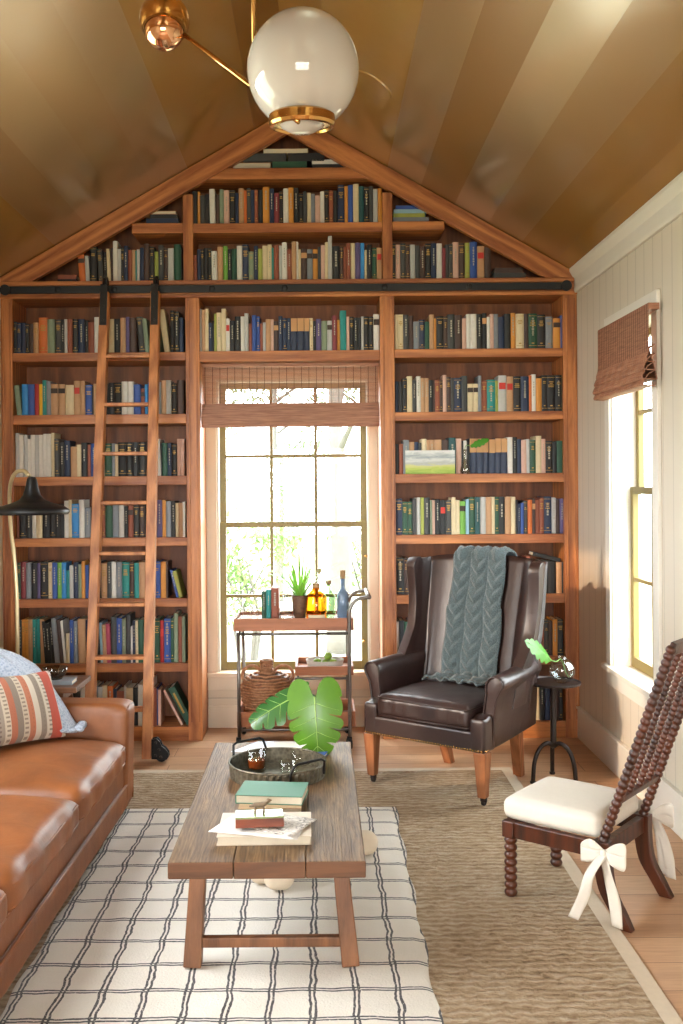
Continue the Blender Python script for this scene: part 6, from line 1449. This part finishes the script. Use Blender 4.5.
# right blind
ya, yb_ = 4.84, 5.71; xo = XR - 0.075
z0r, z1r = 2.115, 2.515
b2l = thing('woven_blind', 'reddish woven wood roman blind pulled up over the right wall window', 'blind', (xo, (ya + yb_) / 2, z0r))
G().box(xo, XR - 0.022, ya, yb_, z1r - 0.03, z1r).build('head_rail', 'reed', b2l)
g = G(); reeds(g, (xo, ya), (xo, yb_), (-1, 0, 0), z0r + 0.13, z1r - 0.005, 0.0088, 0.86, 0.003, prof=lambda z: 0.02 * max(0, (2.32 - z) / 0.1) ** 2); stuff(g.build('woven_panel', 'reed', b2l))
g = G()
for k in range(26):
    y = ya + 0.015 + (yb_ - ya - 0.03) * k / 25; g.box(xo - 0.0050, xo - 0.0038, y - 0.0010, y + 0.0010, z0r + 0.15, z1r - 0.005)
g.build('warp_threads', 'thread', b2l)
for k, (dx, a, b) in enumerate(((0.022, 0.115, 0.20), (0.036, 0.075, 0.155), (0.046, 0.03, 0.115), (0.040, 0.0, 0.075))):
    g = G(); n = 9
    g.sheet(lambda u, v, dx=dx, a=a, b=b: Vector((xo + 0.03 - (0.03 + dx) * (1 - (2 * v - 1) ** 2) ** 0.5 * (0.6 + 0.4 * v) + 0.002 * sin(u * 160), ya + (yb_ - ya) * u, z0r + a + (b - a) * (1 - v) - 0.022 * sin(pi * v))), 60, n, 0.004); g.build('fold', 'reed', b2l)
g = G(); g.sheet(lambda u, v: Vector((xo + 0.045 - 0.04 * v, ya + 0.01 + (yb_ - ya - 0.02) * u, z0r + 0.03 + 0.16 * v)), 30, 4, 0.003); g.build('fold', 'reed', b2l)

# ================================================================ pendant light
M['opal'] = plain('milky opal glass', '#ebe5dd', 0.07, var=0.01, Coat_Weight=0.6, Coat_Roughness=0.03, Transmission_Weight=0.25, IOR=1.45)
YG = 2.8
gc = at(303, 70, YG); j = at(254.5, 88, YG); ball = at(164.5, 20, YG); GRr = 0.157
pl_ = thing('pendant_light', 'brass ceiling pendant with a large white globe and a small brass ball', 'pendant lamp', (j.x, YG, ZR))
rz = ZR - abs(j.x - XM) * SL
G().tube([(j.x, YG, rz - 0.01), (j.x, YG, j.z + 0.01)], 0.0065, 12).build('rod', 'brass', pl_, smooth=True)
G().lathe([(0.0, 0), (0.008, 0.0), (0.013, 0.006), (0.013, 0.055), (0.009, 0.062), (0, 0.062)], (j.x, YG, j.z - 0.004), 16).build('joint', 'brass', pl_, smooth=False)
G().lathe([(0, 0.0), (0.06, 0.0), (0.062, -0.02), (0.01, -0.03), (0, -0.03)], (j.x, YG, rz - 0.02), 32).build('canopy', 'brass', pl_)
rg = at(302, 124, YG - 0.01); rrg = 0.089; tl = Vector((0.0, -0.10, 1)).normalized()
ae = at(292, 117, YG - 0.075)
G().tube([ball, j, ae, ae + (ae - j).normalized() * 0.03], 0.0065, 12).build('arm', 'brass', pl_, smooth=True)
pf = [(max(1e-5, GRr * sin(a)) if a > 0 else 0, -GRr * 1.04 * cos(a)) for a in [0.565 + (pi - 0.565) * k / 30 for k in range(30)]] + [(0, GRr * 1.04)]
G().lathe(pf, gc, 56, cap=False).build('globe', 'opal', pl_, smooth=True)
G().lathe([(rrg - 0.012, -0.004), (rrg - 0.008, -0.010), (rrg, -0.008), (rrg + 0.004, 0.0), (rrg + 0.003, 0.022), (rrg - 0.004, 0.028), (rrg - 0.010, 0.012), (rrg - 0.012, -0.004)], rg, 56, axis=tl).build('ring', 'brass', pl_, smooth=False)
G().lathe([(0, -0.026), (0.03, -0.024), (0.055, -0.012), (rrg - 0.022, 0.002), (rrg - 0.011, 0.008), (rrg - 0.02, 0.03), (0, 0.03)], rg, 48, axis=tl).build('diffuser', 'opal', pl_, smooth=True)
bd = (Vector((0.02, -0.42, -1))).normalized(); R = 0.070
G().lathe([(R * sin(a) if a > 0 else 0, -R * cos(a)) for a in [pi * k / 24 for k in range(18)]] + [(R * 0.80 , R * 0.60), (R * 0.72, R * 0.58), (0, R * 0.5)], ball, 40, axis=bd).build('ball_shade', 'brass', pl_, smooth=True)
G().lathe([(0.054 * sin(a) if 0 < a < pi else 0, -0.054 * cos(a)) for a in [pi * k / 20 for k in range(21)]], ball + bd * 0.040, 36, axis=bd).build('mirrored_bulb', 'copper', pl_, smooth=True)
# round flush speaker in the right slope
d0 = at(371, 85, 5.4); 
for _ in range(30):
    Y = d0.y; zc_ = ZR - (d0.x - XM) * SL; d0 = at(371, 85, Y + (d0.z - zc_) * -1.2)
nc = Vector((-SL, 0, -1)).normalized()
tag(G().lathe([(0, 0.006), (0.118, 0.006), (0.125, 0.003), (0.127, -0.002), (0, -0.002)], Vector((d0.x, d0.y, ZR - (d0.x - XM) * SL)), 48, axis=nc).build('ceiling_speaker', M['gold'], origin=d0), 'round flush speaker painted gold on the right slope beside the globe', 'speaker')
